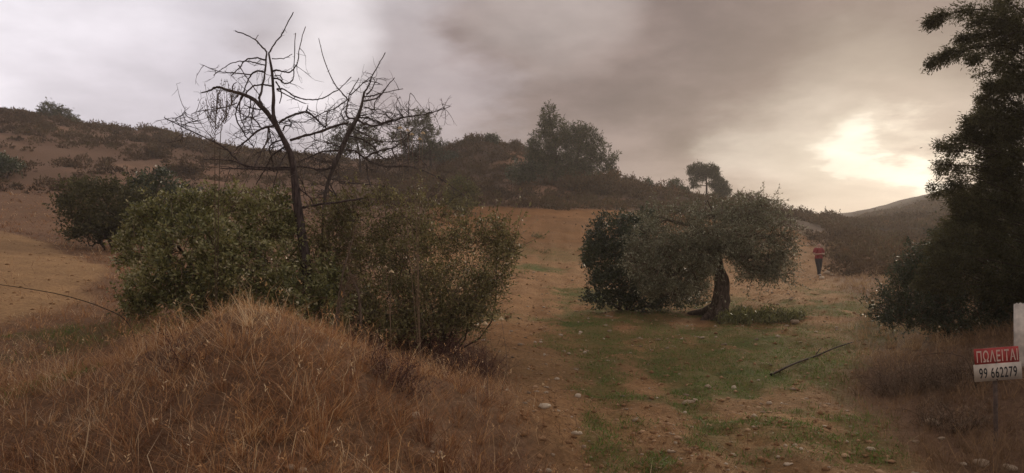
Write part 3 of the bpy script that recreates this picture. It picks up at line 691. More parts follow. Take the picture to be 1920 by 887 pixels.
bush('dark_bush', 'dark green bush at the foot of the two pines on the central hill', 'bush', 985, 75, [(980, 318, 26, 20, 0), (1000, 325, 30, 18, 0), (965, 330, 20, 14, 0)], 260, 16, 0.24, 0.11, 0.36, 'dark_leaf', 0.07, 5, 0, seed=33)
bush('dark_bush', 'dark thicket below the right hand pine at the field end of the hill', 'bush', 1090, 73, [(1080, 345, 40, 16, 0), (1120, 345, 30, 14, 0), (1140, 335, 22, 12, 0.5)], 300, 16, 0.24, 0.11, 0.36, 'brown_scrub', 0.07, 5, 0, seed=34)
tree('pine_tree', 'open branched pine on the skyline behind the right dead tree', 'pine', [(808, 312, 0), (806, 280, 0), (797, 245, 0), (788, 212, 0)], 88,
     [(790, 222, 18, 14, 0), (770, 242, 28, 16, 0), (805, 248, 22, 16, 0), (785, 268, 34, 16, 0), (818, 275, 20, 12, 0), (750, 262, 20, 16, 0), (808, 292, 26, 12, 0), (775, 292, 26, 10, 0)], 560, 14, r0=0.17, seed=35, gap=0.44, **PN)
tree('round_tree', 'rounded tree on the skyline seen through the dead branches', 'tree', [(676, 318, 0), (674, 290, 0), (668, 262, 0), (662, 245, 0)], 88,
     [(650, 252, 32, 22, 0), (685, 252, 28, 22, 0), (668, 275, 44, 20, 0), (635, 272, 22, 18, 0), (705, 275, 22, 18, 0)], 520, 14, 0.26, 0.1, 0.3, 'pine_needle', 0.17, seed=36, gap=0.42)
tree('umbrella_pine', 'flat topped umbrella pine standing against the bright sky', 'pine', [(1324, 372, 0), (1325, 350, 0), (1324, 335, 0), (1322, 320, 0)], 92,
     [(1306, 321, 17, 13, 0), (1326, 322, 20, 12, 0), (1338, 324, 9, 9, 0), (1308, 337, 14, 5, 0), (1302, 348, 9, 4, 0), (1335, 345, 8, 5, 0)], 420, 16, r0=0.16, seed=37, gap=0.3, **{**PN, 'sprouts': 14, 'spl': 0.5})
tree('pine_tree', 'small round pine just right of the umbrella pine', 'pine', [(1350, 374, 0), (1352, 362, 0), (1353, 350, 0)], 92,
     [(1350, 350, 15, 11, 0), (1357, 358, 12, 10, 0), (1345, 338, 9, 5, 0), (1352, 366, 15, 6, 0)], 300, 16, r0=0.12, seed=38, gap=0.3, **{**PN, 'sprouts': 14, 'spl': 0.5})
tree('round_tree', 'small dark tree on the skyline left of the umbrella pine', 'tree', [(1266, 372, 0), (1266, 360, 0), (1267, 345, 0)], 92,
     [(1266, 346, 12, 10, 0), (1258, 358, 15, 9, 0), (1278, 358, 13, 9, 0), (1290, 364, 10, 7, 0)], 260, 16, 0.26, 0.1, 0.3, 'pine_needle', 0.12, seed=39, gap=0.34)
tree('round_tree', 'lone spreading tree on the skyline of the left hill', 'tree', [(103, 242, 0), (103, 230, 0), (100, 218, 0)], 108,
     [(95, 206, 18, 13, 0), (118, 214, 16, 11, 0), (78, 222, 16, 13, 0), (105, 228, 34, 14, 0), (138, 226, 12, 6, 0)], 420, 15, 0.3, 0.12, 0.36, 'pine_needle', 0.16, seed=40, gap=0.42, sprouts=60, spl=1.0, spn=14, twr=0.012)

# skyline and slope shrubs one can tell apart
sky_shrubs = [
    ('conical dark bush on the skyline between the pines and the small dark tree', 1216, 352, 12, 14, 92, 'dark_leaf'),
    ('low dark bush under the umbrella pine', 1330, 378, 30, 9, 90, 'dark_leaf'),
    ('rounded bush on the skyline right of the small round pine', 1392, 372, 18, 13, 90, 'brown_scrub'),
    ('twiggy bush on the skyline above the right side of the olive crown', 1420, 378, 22, 14, 89, 'brown_scrub'),
    ('brown bush where the central hill runs down to the track', 1462, 396, 22, 12, 86, 'brown_scrub'),
    ('brown bush at the low point of the skyline, above the track end', 1505, 400, 16, 9, 92, 'brown_scrub'),
    ('bushy clump on the skyline above the walking person', 1555, 406, 22, 8, 94, 'brown_scrub'),
    ('rounded dark bush just below the top of the bare central hill', 921, 261, 12, 9, 95, 'dark_leaf'),
    ('brown bush crowning the left shoulder of the central hill', 887, 264, 18, 10, 95, 'brown_scrub'),
    ('pale brown bush on the right of the central hill top', 965, 275, 17, 10, 96, 'brown_scrub'),
    ('dark bush on the hill flank right of the skyline pine', 845, 296, 18, 11, 90, 'dark_leaf'),
    ('rounded bush on the ridge right of the pines', 1180, 340, 18, 10, 93, 'brown_scrub'),
    ('small bush at the right foot of the pines', 1150, 330, 12, 9, 90, 'brown_scrub'),
    ('dark low bush on the left skyline beside the picture edge', 22, 216, 26, 10, 108, 'brown_scrub'),
]
for i, (lb, px, py, rx, ry, Y, mt_) in enumerate(sky_shrubs):
    k = Y / F
    bush('hill_shrub', lb, 'shrub', px, Y, [(px, py, rx, ry, 0), (px - rx * 0.5, py + ry * 0.4, rx * 0.6, ry * 0.7, 0), (px + rx * 0.5, py + ry * 0.5, rx * 0.6, ry * 0.6, 0), (px, py + ry, rx * 0.9, ry * 0.7, 0)],
         170, 14, 0.26, 0.11, 0.3, mt_, 0.05, 4, 0, sprouts=30, spl=0.8, spn=12, twr=0.01, group='shrubs picked out on the hill', seed=50 + i, gap=0.34)

# scrub that reads as one mass over the hills
def hill_scrub():
    g = Geo(); n = 25000
    th = np.radians(rng.uniform(-43, 46, n)); r = np.sqrt(rng.uniform(34 ** 2, 185 ** 2, n))
    x = r * np.sin(th); y = r * np.cos(th)
    px = CX + x / y * F
    dens = np.zeros(n)
    cen = (x > -14) & (x < 45) & (y > 62)
    dens[cen] = 0.9
    dens[(x > -14) & (x < 45) & (y > 62) & (y < 72)] = 1.0
    lft = (x <= -14) & (y > 50)
    dens[lft] = 0.22 + 0.78 * sstep(y[lft] + 14 * (fbm(x[lft], y[lft], 0.05, 3, 64) - 0.5), 76, 92)
    rgt = (px > 1515) & (y > 34) & (x > 0.42 * y - 1.0)
    dens[rgt] = 1.0
    dens[(px > 1470) & (px <= 1560) & (y < 70)] *= 0.25
    dens *= 1 - on_field(x, y)
    patch = fbm(x, y, 0.10, 3, 63) * 0.6 + 0.4 * fbm(x, y, 0.35, 3, 61)
    dens *= 1.1 - 0.75 * sstep(patch, 0.54, 0.68)
    dens *= 1 - 0.75 * np.exp(-(((x - 0.2) / 3.5) ** 2 + ((y - 92) / 6.0) ** 2)) * sstep(fbm(x, y, 0.35, 4, 61), 0.35, 0.6)
    # nearer is picked more sparsely because each bush is larger on the picture
    keep = rng.uniform(0, 1, n) < dens * np.where(rgt, 0.95, np.where(cen, 1.0, np.where(r < 60, 0.5, 0.6)))
    keep &= ~((np.abs(x - 16.2) < 1.6) & (y < 42))
    x, y, r = x[keep], y[keep], r[keep]
    z = height(x, y)
    # leave out bushes that stand wholly behind a ridge
    t = np.linspace(0.3, 0.97, 18)[None, :]
    gz = base_h(x[:, None] * t, y[:, None] * t) + 0.0
    vis = (CAMZ + (z[:, None] + 1.2 - CAMZ) * t + 2.2 > gz).all(1)
    x, y, r, z = x[vis], y[vis], r[vis], z[vis]; m = len(x)
    R = rng.uniform(0.4, 1.1, m) * (1 + 0.5 * (rng.uniform(0, 1, m) > 0.9)); H = R * rng.uniform(0.6, 1.15, m)
    per = np.clip((76 * (80 / r)).astype(int), 28, 100)
    tv = np.clip(fbm(x, y, 0.12, 3, 71) * 0.9 + rng.normal(0, 0.16, m), 0, 1)
    idx = np.repeat(np.arange(m), per); tot = len(idx)
    d = norm(rng.normal(size=(tot, 3))); d[:, 2] = np.abs(d[:, 2])
    rad = rng.uniform(0.25, 1.05, tot) ** 0.5
    rad *= 0.7 + 0.55 * fbm(d[:, 0] * 2 + x[idx] + 300, d[:, 1] * 2 + d[:, 2] * 2 + y[idx] + 300, 1.2, 2, 5)
    pos = np.stack([x[idx], y[idx], z[idx] - 0.1], 1) + d * np.stack([R[idx], R[idx], H[idx]], 1) * rad[:, None]
    s = 0.18 * (r[idx] / 80) ** 0.6
    dl = norm(d + rng.normal(size=(tot, 3)) * 0.6 + [0, 0, 0.4]); sd = norm(np.cross(dl, rng.normal(size=(tot, 3)))) * s[:, None] * 0.42
    V = np.stack([pos - sd, pos + sd, pos + dl * (s * rng.uniform(0.8, 1.8, tot))[:, None]], 1).reshape(-1, 3)
    g.add(V, None, np.arange(tot * 3).reshape(-1, 3), np.repeat(np.clip(tv[idx] + rng.normal(0, 0.12, tot), 0, 1), 3))
    link('hill_scrub', g.mesh('hill_scrub', M['brown_scrub']), kind='stuff', label='brown and grey green scrub covering the hillsides')
    print('scrub bushes', m, 'leaves', tot)
hill_scrub()

# --- dead trees
TW = {}
def dead_tree(label, Y0, tr, brs, twig_n, seed, tk=0.72, bark='dead_bark'):
    r_ = np.random.default_rng(seed)
    b = base(tr[0][0], Y0, 0.1)
    t = thing('dead_tree', b, label, 'dead tree')
    k = Y0 / F
    pts = [b] + [P(px, py, Y0 + dy) for px, py, dy, r in tr[1:]]
    m = 26; path = catmull(pts, m); rad = np.interp(np.linspace(0, 1, m), np.linspace(0, 1, len(tr)), [q[3] * k for q in tr])
    rad = rad * tk * (1 + 0.06 * r_.normal(size=m))
    g = Geo(); tube(g, path, rad, 9); part('trunk', g, M[bark], t, True)
    nodes = [(((p[0] / p[1]) * F + CX), HY - (p[2] - CAMZ) / p[1] * F, p[1]) for p in path]
    tw = Geo()
    for ra, rb, pl in brs:
        pp = np.array(pl, float)
        nd = np.array(nodes); dd = np.hypot(nd[:, 0] - pp[0, 0], nd[:, 1] - pp[0, 1])
        y0 = nd[dd.argmin(), 2]
        ln = np.concatenate([[0], np.cumsum(np.hypot(*np.diff(pp, axis=0).T))])
        slope = r_.uniform(-0.6, 0.6) * k; wv = r_.uniform(-0.12, 0.12)
        ys = y0 + slope * ln + wv * np.sin(ln / (ln[-1] + 1e-6) * 3.0)
        wp = np.array([P(a, c, yy) for (a, c), yy in zip(pp, ys)])
        mm = max(6, len(pp) * 4); path = catmull(wp, mm)
        L = np.linalg.norm(np.diff(path, axis=0), axis=1).sum()
        path[1:] += r_.normal(size=(mm - 1, 3)) * 0.003
        rr = np.linspace(ra, rb, mm) * 0.5 * k * (0.74 if ra > 4 else 0.88) * (1 + 0.08 * r_.normal(size=mm))
        g = Geo(); tube(g, path, np.maximum(rr, 0.0022), 6 if ra > 4 else 5)
        part('branch', g, M[bark], t, True)
        nodes += [(((p[0] / p[1]) * F + CX), HY - (p[2] - CAMZ) / p[1] * F, p[1]) for p in path]
        for q in range(int(L * 9)):   # spurs
            i = r_.integers(1, mm); d = norm(r_.normal(size=3) * [1, 1, 0.8] + [0, 0, 0.2]); l = r_.uniform(0.02, 0.07)
            tube(tw, [path[i], path[i] + d * l * 0.6, path[i] + d * l + r_.normal(size=3) * 0.01], [0.004, 0.003, 0.0016], 3, 0.2, False)
    # fine dead twigs, thickest in the lower crown
    nd = np.array([n_ for n_ in nodes if n_[1] < 410])
    for q in range(twig_n):
        w = nd[r_.integers(0, len(nd))]
        if w[1] < 200 and r_.uniform() < 0.86: continue
        p = P(w[0], w[1], w[2]); l = r_.uniform(0.12, 0.5)
        d = norm(r_.normal(size=3) * [1, 0.8, 0.6] + [0, 0, -0.25]); c = r_.normal(size=3) * 0.4
        pt = [p]
        for s in range(5):
            d = norm(d + c * 0.35 + r_.normal(size=3) * 0.16); pt.append(pt[-1] + d * l / 5)
        tube(tw, pt, np.linspace(0.0055, 0.002, 6), 4, r_.uniform(0, 0.4), False)
        for s in range(2):
            i = r_.integers(2, 6); d2 = norm(d + r_.normal(size=3) * 0.9); tube(tw, [pt[i], pt[i] + d2 * l * 0.2, pt[i] + d2 * l * 0.35 + r_.normal(size=3) * 0.02], [0.003, 0.0025, 0.0015], 3, 0.2, False)
    part('twig_mass', tw, M[bark], t, kind='stuff')
    return t

dead_tree('bare dead tree with a dark leaning trunk and long curved branches, behind the mound', 11.3,
    [(580, 600, 0, 15), (576, 520, 0, 14), (567, 450, 0, 12.5), (557, 380, 0, 10.5), (552, 332, 0, 9), (546, 293, 0, 8), (532, 262, 0, 7.2), (518, 235, 0, 6.6), (512, 210, 0, 5), (513, 185, 0, 4.2), (512, 165, 0, 3.8), (510, 135, 0, 3.4), (507, 117, 0, 3.0), (504, 101, 0, 2.4)],
    [(13, 3.2, [(518, 235), (498, 208), (474, 186), (453, 176), (423, 168), (415, 164), (404, 164), (394, 169), (378, 174)]),
     (7, 4, [(491, 196), (486, 185), (489, 175), (495, 147), (498, 124), (500, 96)]),
     (4.5, 2.4, [(504, 101), (509, 92), (517, 79), (528, 65), (539, 43), (550, 23)]),
     (4, 2.4, [(500, 97), (490, 87), (479, 75), (463, 66), (441, 58)]),
     (1.8, 1.2, [(479, 75), (484, 65)]),
     (2.4, 1.4, [(510, 110), (533, 109), (548, 102)]),
     (3.6, 2, [(498, 112), (481, 109), (465, 111), (456, 117), (449, 128), (433, 142)]),
     (3, 1.6, [(497, 122), (476, 117), (458, 115), (438, 117), (420, 127), (400, 141)]),
     (5, 3, [(494, 135), (485, 133), (474, 137), (467, 147), (456, 174)]),
     (3, 1.5, [(470, 140), (438, 137), (420, 135), (400, 131), (378, 121)]),
     (2.4, 1.6, [(447, 122), (465, 149), (487, 180)]),
     (4, 3, [(510, 161), (492, 159), (476, 161), (465, 170), (459, 178)]),
     (4, 1.8, [(512, 133), (521, 132), (533, 135), (544, 135), (553, 126), (559, 113), (562, 86), (573, 50)]),
     (4, 1.8, [(514, 147), (524, 149), (533, 156), (543, 155), (550, 146), (551, 126), (554, 62)]),
     (4.5, 2, [(519, 167), (533, 168), (551, 180), (566, 185), (585, 187), (603, 185), (623, 174), (636, 167), (658, 145)]),
     (3, 2, [(519, 168), (537, 178), (555, 187), (573, 194)]),
     (3.2, 2, [(517, 153), (525, 165), (528, 180), (524, 194)]),
     (2.4, 2, [(515, 142), (524, 142), (530, 150)]),
     (6.5, 4, [(523, 231), (539, 220), (559, 213), (573, 210), (586, 217), (600, 230), (610, 238)]),
     (3, 1.6, [(573, 210), (576, 203), (577, 197)]),
     (3.5, 3, [(530, 245), (535, 236), (545, 236), (546, 230), (540, 223)]),
     (8, 6, [(544, 263), (571, 255), (600, 247), (632, 235), (652, 231)]),
     (7, 4, [(516, 236), (498, 239), (480, 248), (462, 264), (444, 278)]),
     (5.5, 3, [(549, 316), (520, 316), (470, 316), (440, 296), (426, 280), (401, 266), (374, 253), (338, 236), (308, 221)]),
     (1.8, 1.3, [(336, 233), (329, 224), (344, 214), (347, 205)]), (1.7, 1.2, [(340, 235), (355, 230), (369, 226)]), (1.8, 1.2, [(339, 236), (342, 250), (338, 268)]),
     (4, 1.6, [(546, 314), (476, 313), (435, 301), (381, 299)]), (4, 2, [(548, 317), (500, 318), (458, 316), (413, 316)]),
     (3.6, 2, [(503, 241), (501, 262), (489, 287), (476, 316)]), (3, 1.6, [(504, 241), (506, 257), (498, 271)]),
     (4, 2.5, [(530, 262), (512, 268), (505, 280), (510, 298), (514, 322)]), (4, 2, [(534, 276), (512, 291), (498, 316), (480, 346)]), (3, 1.6, [(538, 284), (523, 314), (510, 360)]),
     (3.5, 2, [(456, 180), (444, 203), (443, 223), (453, 241), (462, 257), (476, 275)]), (3, 1.6, [(454, 178), (450, 190), (451, 219), (458, 237), (460, 250)]),
     (3, 1.6, [(489, 239), (476, 223), (458, 217), (437, 198)]), (2.6, 1.5, [(470, 185), (467, 214), (455, 228)]), (2.4, 1.3, [(445, 193), (426, 200), (399, 205), (377, 208), (360, 213)]),
     (2.6, 1.4, [(478, 192), (473, 210), (471, 230), (466, 250)]), (3, 2, [(494, 206), (475, 203), (458, 196)]), (2.8, 2, [(437, 172), (436, 161), (443, 154)]),
     (7, 4, [(564, 390), (600, 383), (627, 380), (662, 375), (681, 372)]), (3, 1.5, [(560, 352), (572, 362), (582, 372), (588, 385)]), (3, 1.5, [(556, 325), (568, 345), (575, 368)])],
    420, 101)
dead_tree('second dead tree, right of the bare trunk, with a dense tangle of grey twigs', 12.2,
    [(600, 560, 0, 4), (604, 460, 0, 4), (608, 375, 0, 4.5), (616, 340, 0, 5.5), (628, 308, 0, 8), (639, 284, 0, 7.8), (650, 257, 0, 8), (659, 239, 0, 7.5), (670, 221, 0, 6), (677, 201, 0, 4.6), (681, 183, 0, 3.6), (683, 172, 0, 3)],
    [(4, 1.8, [(683, 174), (693, 156), (699, 140), (723, 98)]),
     (4.5, 1.6, [(655, 189), (650, 184), (637, 169), (625, 153), (607, 110), (598, 72)]),
     (5.5, 2, [(668, 223), (654, 221), (649, 212), (651, 198), (655, 178), (661, 167), (673, 146)]),
     (3, 1.5, [(657, 178), (672, 164), (686, 151), (699, 141)]),
     (3.4, 1.6, [(680, 182), (695, 180), (709, 176), (720, 174), (756, 166)]), (4, 1.6, [(680, 190), (700, 186), (713, 179), (727, 160), (740, 146)]),
     (4.5, 2.4, [(688, 177), (697, 168), (704, 154)]), (1.8, 1.2, [(704, 154), (700, 147), (697, 145)]), (1.8, 1.2, [(704, 154), (712, 157), (718, 160)]),
     (3, 2, [(684, 201), (701, 205), (702, 194), (708, 185)]),
     (5.5, 1.8, [(672, 226), (695, 236), (713, 233), (736, 227), (763, 219), (795, 215), (819, 208), (844, 200)]),
     (2, 1.3, [(757, 219), (744, 203), (744, 189), (750, 182)]), (2, 1.3, [(767, 218), (766, 194), (770, 175)]), (1.8, 1.2, [(832, 204), (827, 185)]), (2.2, 1.4, [(737, 225), (725, 217), (727, 211), (752, 216)]),
     (4.5, 2.4, [(672, 220), (691, 222), (707, 228), (718, 230), (734, 224)]), (2.4, 1.3, [(675, 217), (695, 214), (720, 214)]),
     (6, 2, [(648, 280), (668, 284), (686, 298), (707, 308), (731, 312), (763, 312), (788, 318), (826, 336), (880, 373)]),
     (4, 2, [(684, 297), (707, 284), (736, 277), (752, 268), (768, 255)]), (5, 2.4, [(640, 282), (605, 284), (578, 296), (552, 306)]), (6.5, 4, [(629, 311), (605, 318), (578, 314), (553, 312)]),
     (3, 2.4, [(611, 240), (612, 225), (614, 208)]), (2.8, 1.4, [(650, 188), (628, 203), (605, 212), (573, 228), (560, 229)]), (2.4, 1.2, [(652, 196), (640, 210), (646, 226), (641, 240)]),
     (3, 1.6, [(610, 330), (640, 380), (676, 410), (725, 456), (752, 483)]), (3, 1.6, [(687, 305), (695, 348), (730, 386), (771, 415), (800, 453)]),
     (4, 2, [(655, 255), (680, 262), (700, 275), (712, 292), (730, 300)]), (3, 1.6, [(652, 262), (640, 275), (615, 268), (590, 262)]), (3, 1.5, [(662, 240), (690, 255), (716, 266), (752, 262), (775, 240)]),
     (3.5, 1.8, [(735, 278), (742, 296), (752, 300)]), (3, 1.5, [(757, 268), (770, 285), (790, 300), (800, 310)]), (2.8, 1.4, [(630, 305), (600, 300), (570, 285), (590, 268)]), (3, 1.5, [(620, 335), (650, 342), (690, 346), (740, 350)]), (2.6, 1.4, [(612, 350), (630, 370), (636, 400)])],
    760, 102, 0.6, 'grey_bark')

# leaning dead stems in front of the shrub
def dead_stem(label, pl, Y, r0):
    foot = base(pl[0][0], Y, 0.05)
    t = thing('dead_sapling', foot, label, 'dead sapling')
    g = Geo(); path = catmull([foot] + [P(a, c, Y + 0.15 * i) for i, (a, c) in enumerate(pl[1:])], 14); tube(g, path, np.linspace(r0, r0 * 0.35, 14), 6); part('stalk', g, M['pale_dead'], t, True)
    tw = Geo()
    for q in range(120):
        i = rng.integers(2, 14); d = norm(rng.normal(size=3) + [0.4, 0, 0.1]); l = rng.uniform(0.03, 0.16)
        tube(tw, [path[i], path[i] + d * l * 0.5, path[i] + d * l + rng.normal(size=3) * 0.02], [0.004, 0.003, 0.0015], 3, 0.6, False)
    part('twig_mass', tw, M['grey_twig'], t, kind='stuff')
dead_stem('pale dead stem leaning right, left one of the leaning pair at the shrub', [(618, 600), (641, 522), (655, 471), (667, 426)], 8.6, 0.014)
dead_stem('shorter pale dead stem leaning right, nearer one of the leaning pair', [(624, 622), (636, 580), (648, 540), (656, 520)], 8.3, 0.013)
dead_stem('dark broken stub leaning left at the foot of the shrub', [(680, 590), (674, 562), (662, 528), (656, 510)], 8.9, 0.02)

# tall dried thistles
def thistle(label, pl, Y, seed):
    r_ = np.random.default_rng(seed); foot = base(pl[0][0], Y, 0.05)
    t = thing('dried_thistle', foot, label, 'thistle', 'tall dried thistles left of the dead tree')
    path = catmull([foot] + [P(a, c, Y) for a, c in pl[1:]], 30)
    g = Geo(); tube(g, path, np.linspace(0.0055, 0.003, 30), 5, 0.15); part('stalk', g, M['grey_twig'], t, True)
    bg = Geo(); heads = Geo()
    def bud(p, s):
        d = norm(r_.normal(size=(9, 3)) + [0, 0, 0.6]); leaves(heads, np.repeat(p[None], 9, 0), d, s, s * 0.5, r_.uniform(0.1, 0.6, 9))
    for i in range(12, 29):
        for q in range(2):
            a = r_.uniform(0, 2 * np.pi); d = norm(np.array([math.cos(a), math.sin(a), r_.uniform(1.2, 2.6)])); l = r_.uniform(0.06, 0.40) * (1.0 if i < 22 else 0.6)
            e = path[i] + d * l; mid = path[i] + d * l * 0.5 + np.array([math.cos(a), math.sin(a), 0]) * 0.03
            tube(bg, catmull([path[i], mid, e + [0, 0, 0.03]], 6), np.linspace(0.004, 0.002, 6), 4, 0.3, False)
            for s in np.linspace(0.3, 1, 4): bud(path[i] + d * l * s, 0.013)
    bud(path[-1], 0.03)
    part('side_branch', bg, M['grey_twig'], t); part('seed_head', heads, M['grey_twig'], t)
thistle('tall dried thistle, left one, left of the dead tree against the sky', [(404, 430), (403, 300), (404, 230), (407, 172)], 8.8, 1)
thistle('dried thistle leaning right against the dead tree left limb', [(405, 430), (413, 268), (422, 230), (433, 198), (444, 180)], 9.1, 2)

# dried daisies with hanging straw coloured petals
def dried_flower(label, foot_px, Y, heads, cat='dried flower'):
    foot = base(foot_px, Y, 0.03)
    t = thing('dried_flower', foot, label, cat)
    for (px, py, s) in heads:
        e = P(px, py, Y + rng.uniform(-0.05, 0.05))
        g = Geo(); tube(g, catmull([foot, foot * 0.5 + e * 0.5 + rng.normal(size=3) * 0.04, e], 10), np.linspace(0.004, 0.0022, 10), 4, 0.7); part('stalk', g, M['grey_twig'], t)
        h = Geo(); k = 13; a = np.arange(k) / k * 2 * np.pi + rng.uniform(0, 1)
        d = np.stack([np.cos(a), np.sin(a), np.full(k, -0.95)], 1); leaves(h, np.repeat(e[None], k, 0) + [0, 0, 0.4 * s], d, s * 0.85, s * 0.3, rng.uniform(0.2, 1, k))
        leaves(h, np.repeat(e[None], 8, 0) + [0, 0, 0.35 * s], norm(rng.normal(size=(8, 3)) + [0, 0, 1]), s * 0.2, s * 0.2, rng.uniform(0.5, 1, 8))
        part('flower_head', h, M['straw_head'], t)
dried_flower('pale dried flower head at the field edge, left one of the pair', 914, 8.0, [(909, 607, 0.062)])
dried_flower('pale dried flower head at the field edge, right one of the pair', 938, 8.2, [(940, 598, 0.058)])
dried_flower('tall dried flower with five straw coloured heads in front of the skyline pine', 790, 8.6, [(750, 240, 0.05), (764, 245, 0.05), (772, 252, 0.05), (793, 250, 0.05), (787, 261, 0.05)])
dried_flower('dried flower with two pale heads inside the leafy shrub', 735, 8.2, [(723, 501, 0.04), (734, 510, 0.055)])

# reddish dry brush on the right flank of the mound and by the sign
def dry_brush(label, px, py, rad, h, n, mat, seed, group=None, name='dry_brush'):
    r_ = np.random.default_rng(seed); b = G(px, py)
    t = thing(name, b - [0, 0, 0.02], label, 'dry brush', group)
    g = Geo(); lf = Geo()
    for q in range(n):
        a = r_.uniform(0, 2 * np.pi); rr = rad * math.sqrt(r_.uniform(0, 1)); s = at(b[0] + rr * math.cos(a) * 0.6, b[1] + rr * math.sin(a) * 0.6, 0.02)
        d = norm(np.array([math.cos(a) * r_.uniform(0, 0.9), math.sin(a) * r_.uniform(0, 0.9), 1.0]) + r_.normal(size=3) * 0.25); l = h * r_.uniform(0.5, 1.15)
        pt = [s]
        for k in range(4): d = norm(d + r_.normal(size=3) * 0.22); pt.append(pt[-1] + d * l / 4)
        tube(g, pt, np.linspace(0.0035, 0.0012, 5), 3, r_.uniform(0, 1), False)
        for k in range(5):
            i = r_.integers(1, 5); d2 = norm(d + r_.normal(size=3) * 0.9); e = pt[i] + d2 * l * r_.uniform(0.12, 0.32)
            tube(g, [pt[i], e], [0.0018, 0.001], 3, r_.uniform(0, 1), False)
            leaves(lf, e[None] + r_.normal(size=(3, 3)) * 0.012, r_.normal(size=(3, 3)), 0.016, 0.01, r_.uniform(0.3, 1, 3))
    part('twig', g, M[mat], t); part('dry_leaf', lf, M[mat], t)
dry_brush('dark red dry brush on the right shoulder of the mound', 690, 650, 0.6, 0.5, 200, 'red_twig', 1)
dry_brush('dark red dry brush under the leafy shrub, right end of the mound', 800, 660, 0.75, 0.62, 260, 'red_twig', 2)
dry_brush('low red brown brush where the mound meets the ploughed field', 870, 700, 0.7, 0.5, 220, 'red_twig', 3)
dry_brush('sparse red brush halfway down the right flank of the mound', 740, 720, 0.4, 0.35, 90, 'red_twig', 4)
dry_brush('upright dark dry weed on the left slope of the mound', 342, 690, 0.12, 0.42, 16, 'red_twig', 5)
dry_brush('orange brown dry bush standing inside the leafy shrub', 740, 640, 0.2, 0.75, 90, 'red_twig', 6)
dry_brush('brown dry brush heap left of the for sale sign', 1700, 735, 0.7, 0.42, 260, 'grey_twig', 7)
dry_brush('brown dry brush close behind the for sale sign', 1810, 720, 0.55, 0.42, 200, 'grey_twig', 8)
dry_brush('thin dry brush below the for sale sign', 1780, 800, 0.45, 0.3, 120, 'grey_twig', 9)

# low green herbs at the olive foot and in the field
def herb(label, px, py, rad, h, n, seed, mat='green_grass', cat='plant'):
    b = G(px, py); t = thing('herb_clump', b, label, cat)
    g = Geo(); a = rng.uniform(0, 2 * np.pi, n); rr = np.sqrt(rng.uniform(0, 1, n))
    x = b[0] + rr * np.cos(a) * rad[0]; y = b[1] + rr * np.sin(a) * rad[1]; z = height(x, y)
    hh = h * rng.uniform(0.3, 1.0, n) * (1.1 - 0.6 * rr) * (0.4 + 1.2 * fbm(x, y, 2.5, 2, 99))
    kp = fbm(x, y, 3.0, 3, 98) + 0.25 * rng.normal(size=n) * 0.5 > 0.42 + 0.25 * (rr - 0.5); x, y, z, hh = x[kp], y[kp], z[kp], hh[kp]; n = len(x)
    leaves(g, np.stack([x, y, z + hh * rng.uniform(0, 0.8, n)], 1), rng.normal(size=(n, 3)) * 0.7 + [0, 0, 0.9], 0.12 * rng.uniform(0.5, 1.3, n), 0.03, rng.uniform(0, 0.7, n))
    part('foliage', g, M[mat], t)
herb('dark green weeds growing at the right of the olive trunk', 1425, 603, (1.2, 0.6), 0.5, 5000, 1, 'mastic')
herb('dark green weeds right against the olive trunk foot', 1375, 600, (0.5, 0.35), 0.55, 2200, 2, 'mastic')
herb('small yellow green plant in the middle of the ploughed field', 1010, 445, (0.5, 0.5), 0.45, 500, 3, 'yellow_leaf')
herb('small straggling plant in the field below the yellow green one', 1015, 475, (0.6, 0.4), 0.4, 220, 4, 'yellow_leaf')
herb('small plant at the left edge of the dark bush by the olive', 1092, 470, (0.4, 0.4), 0.4, 260, 5, 'yellow_leaf')

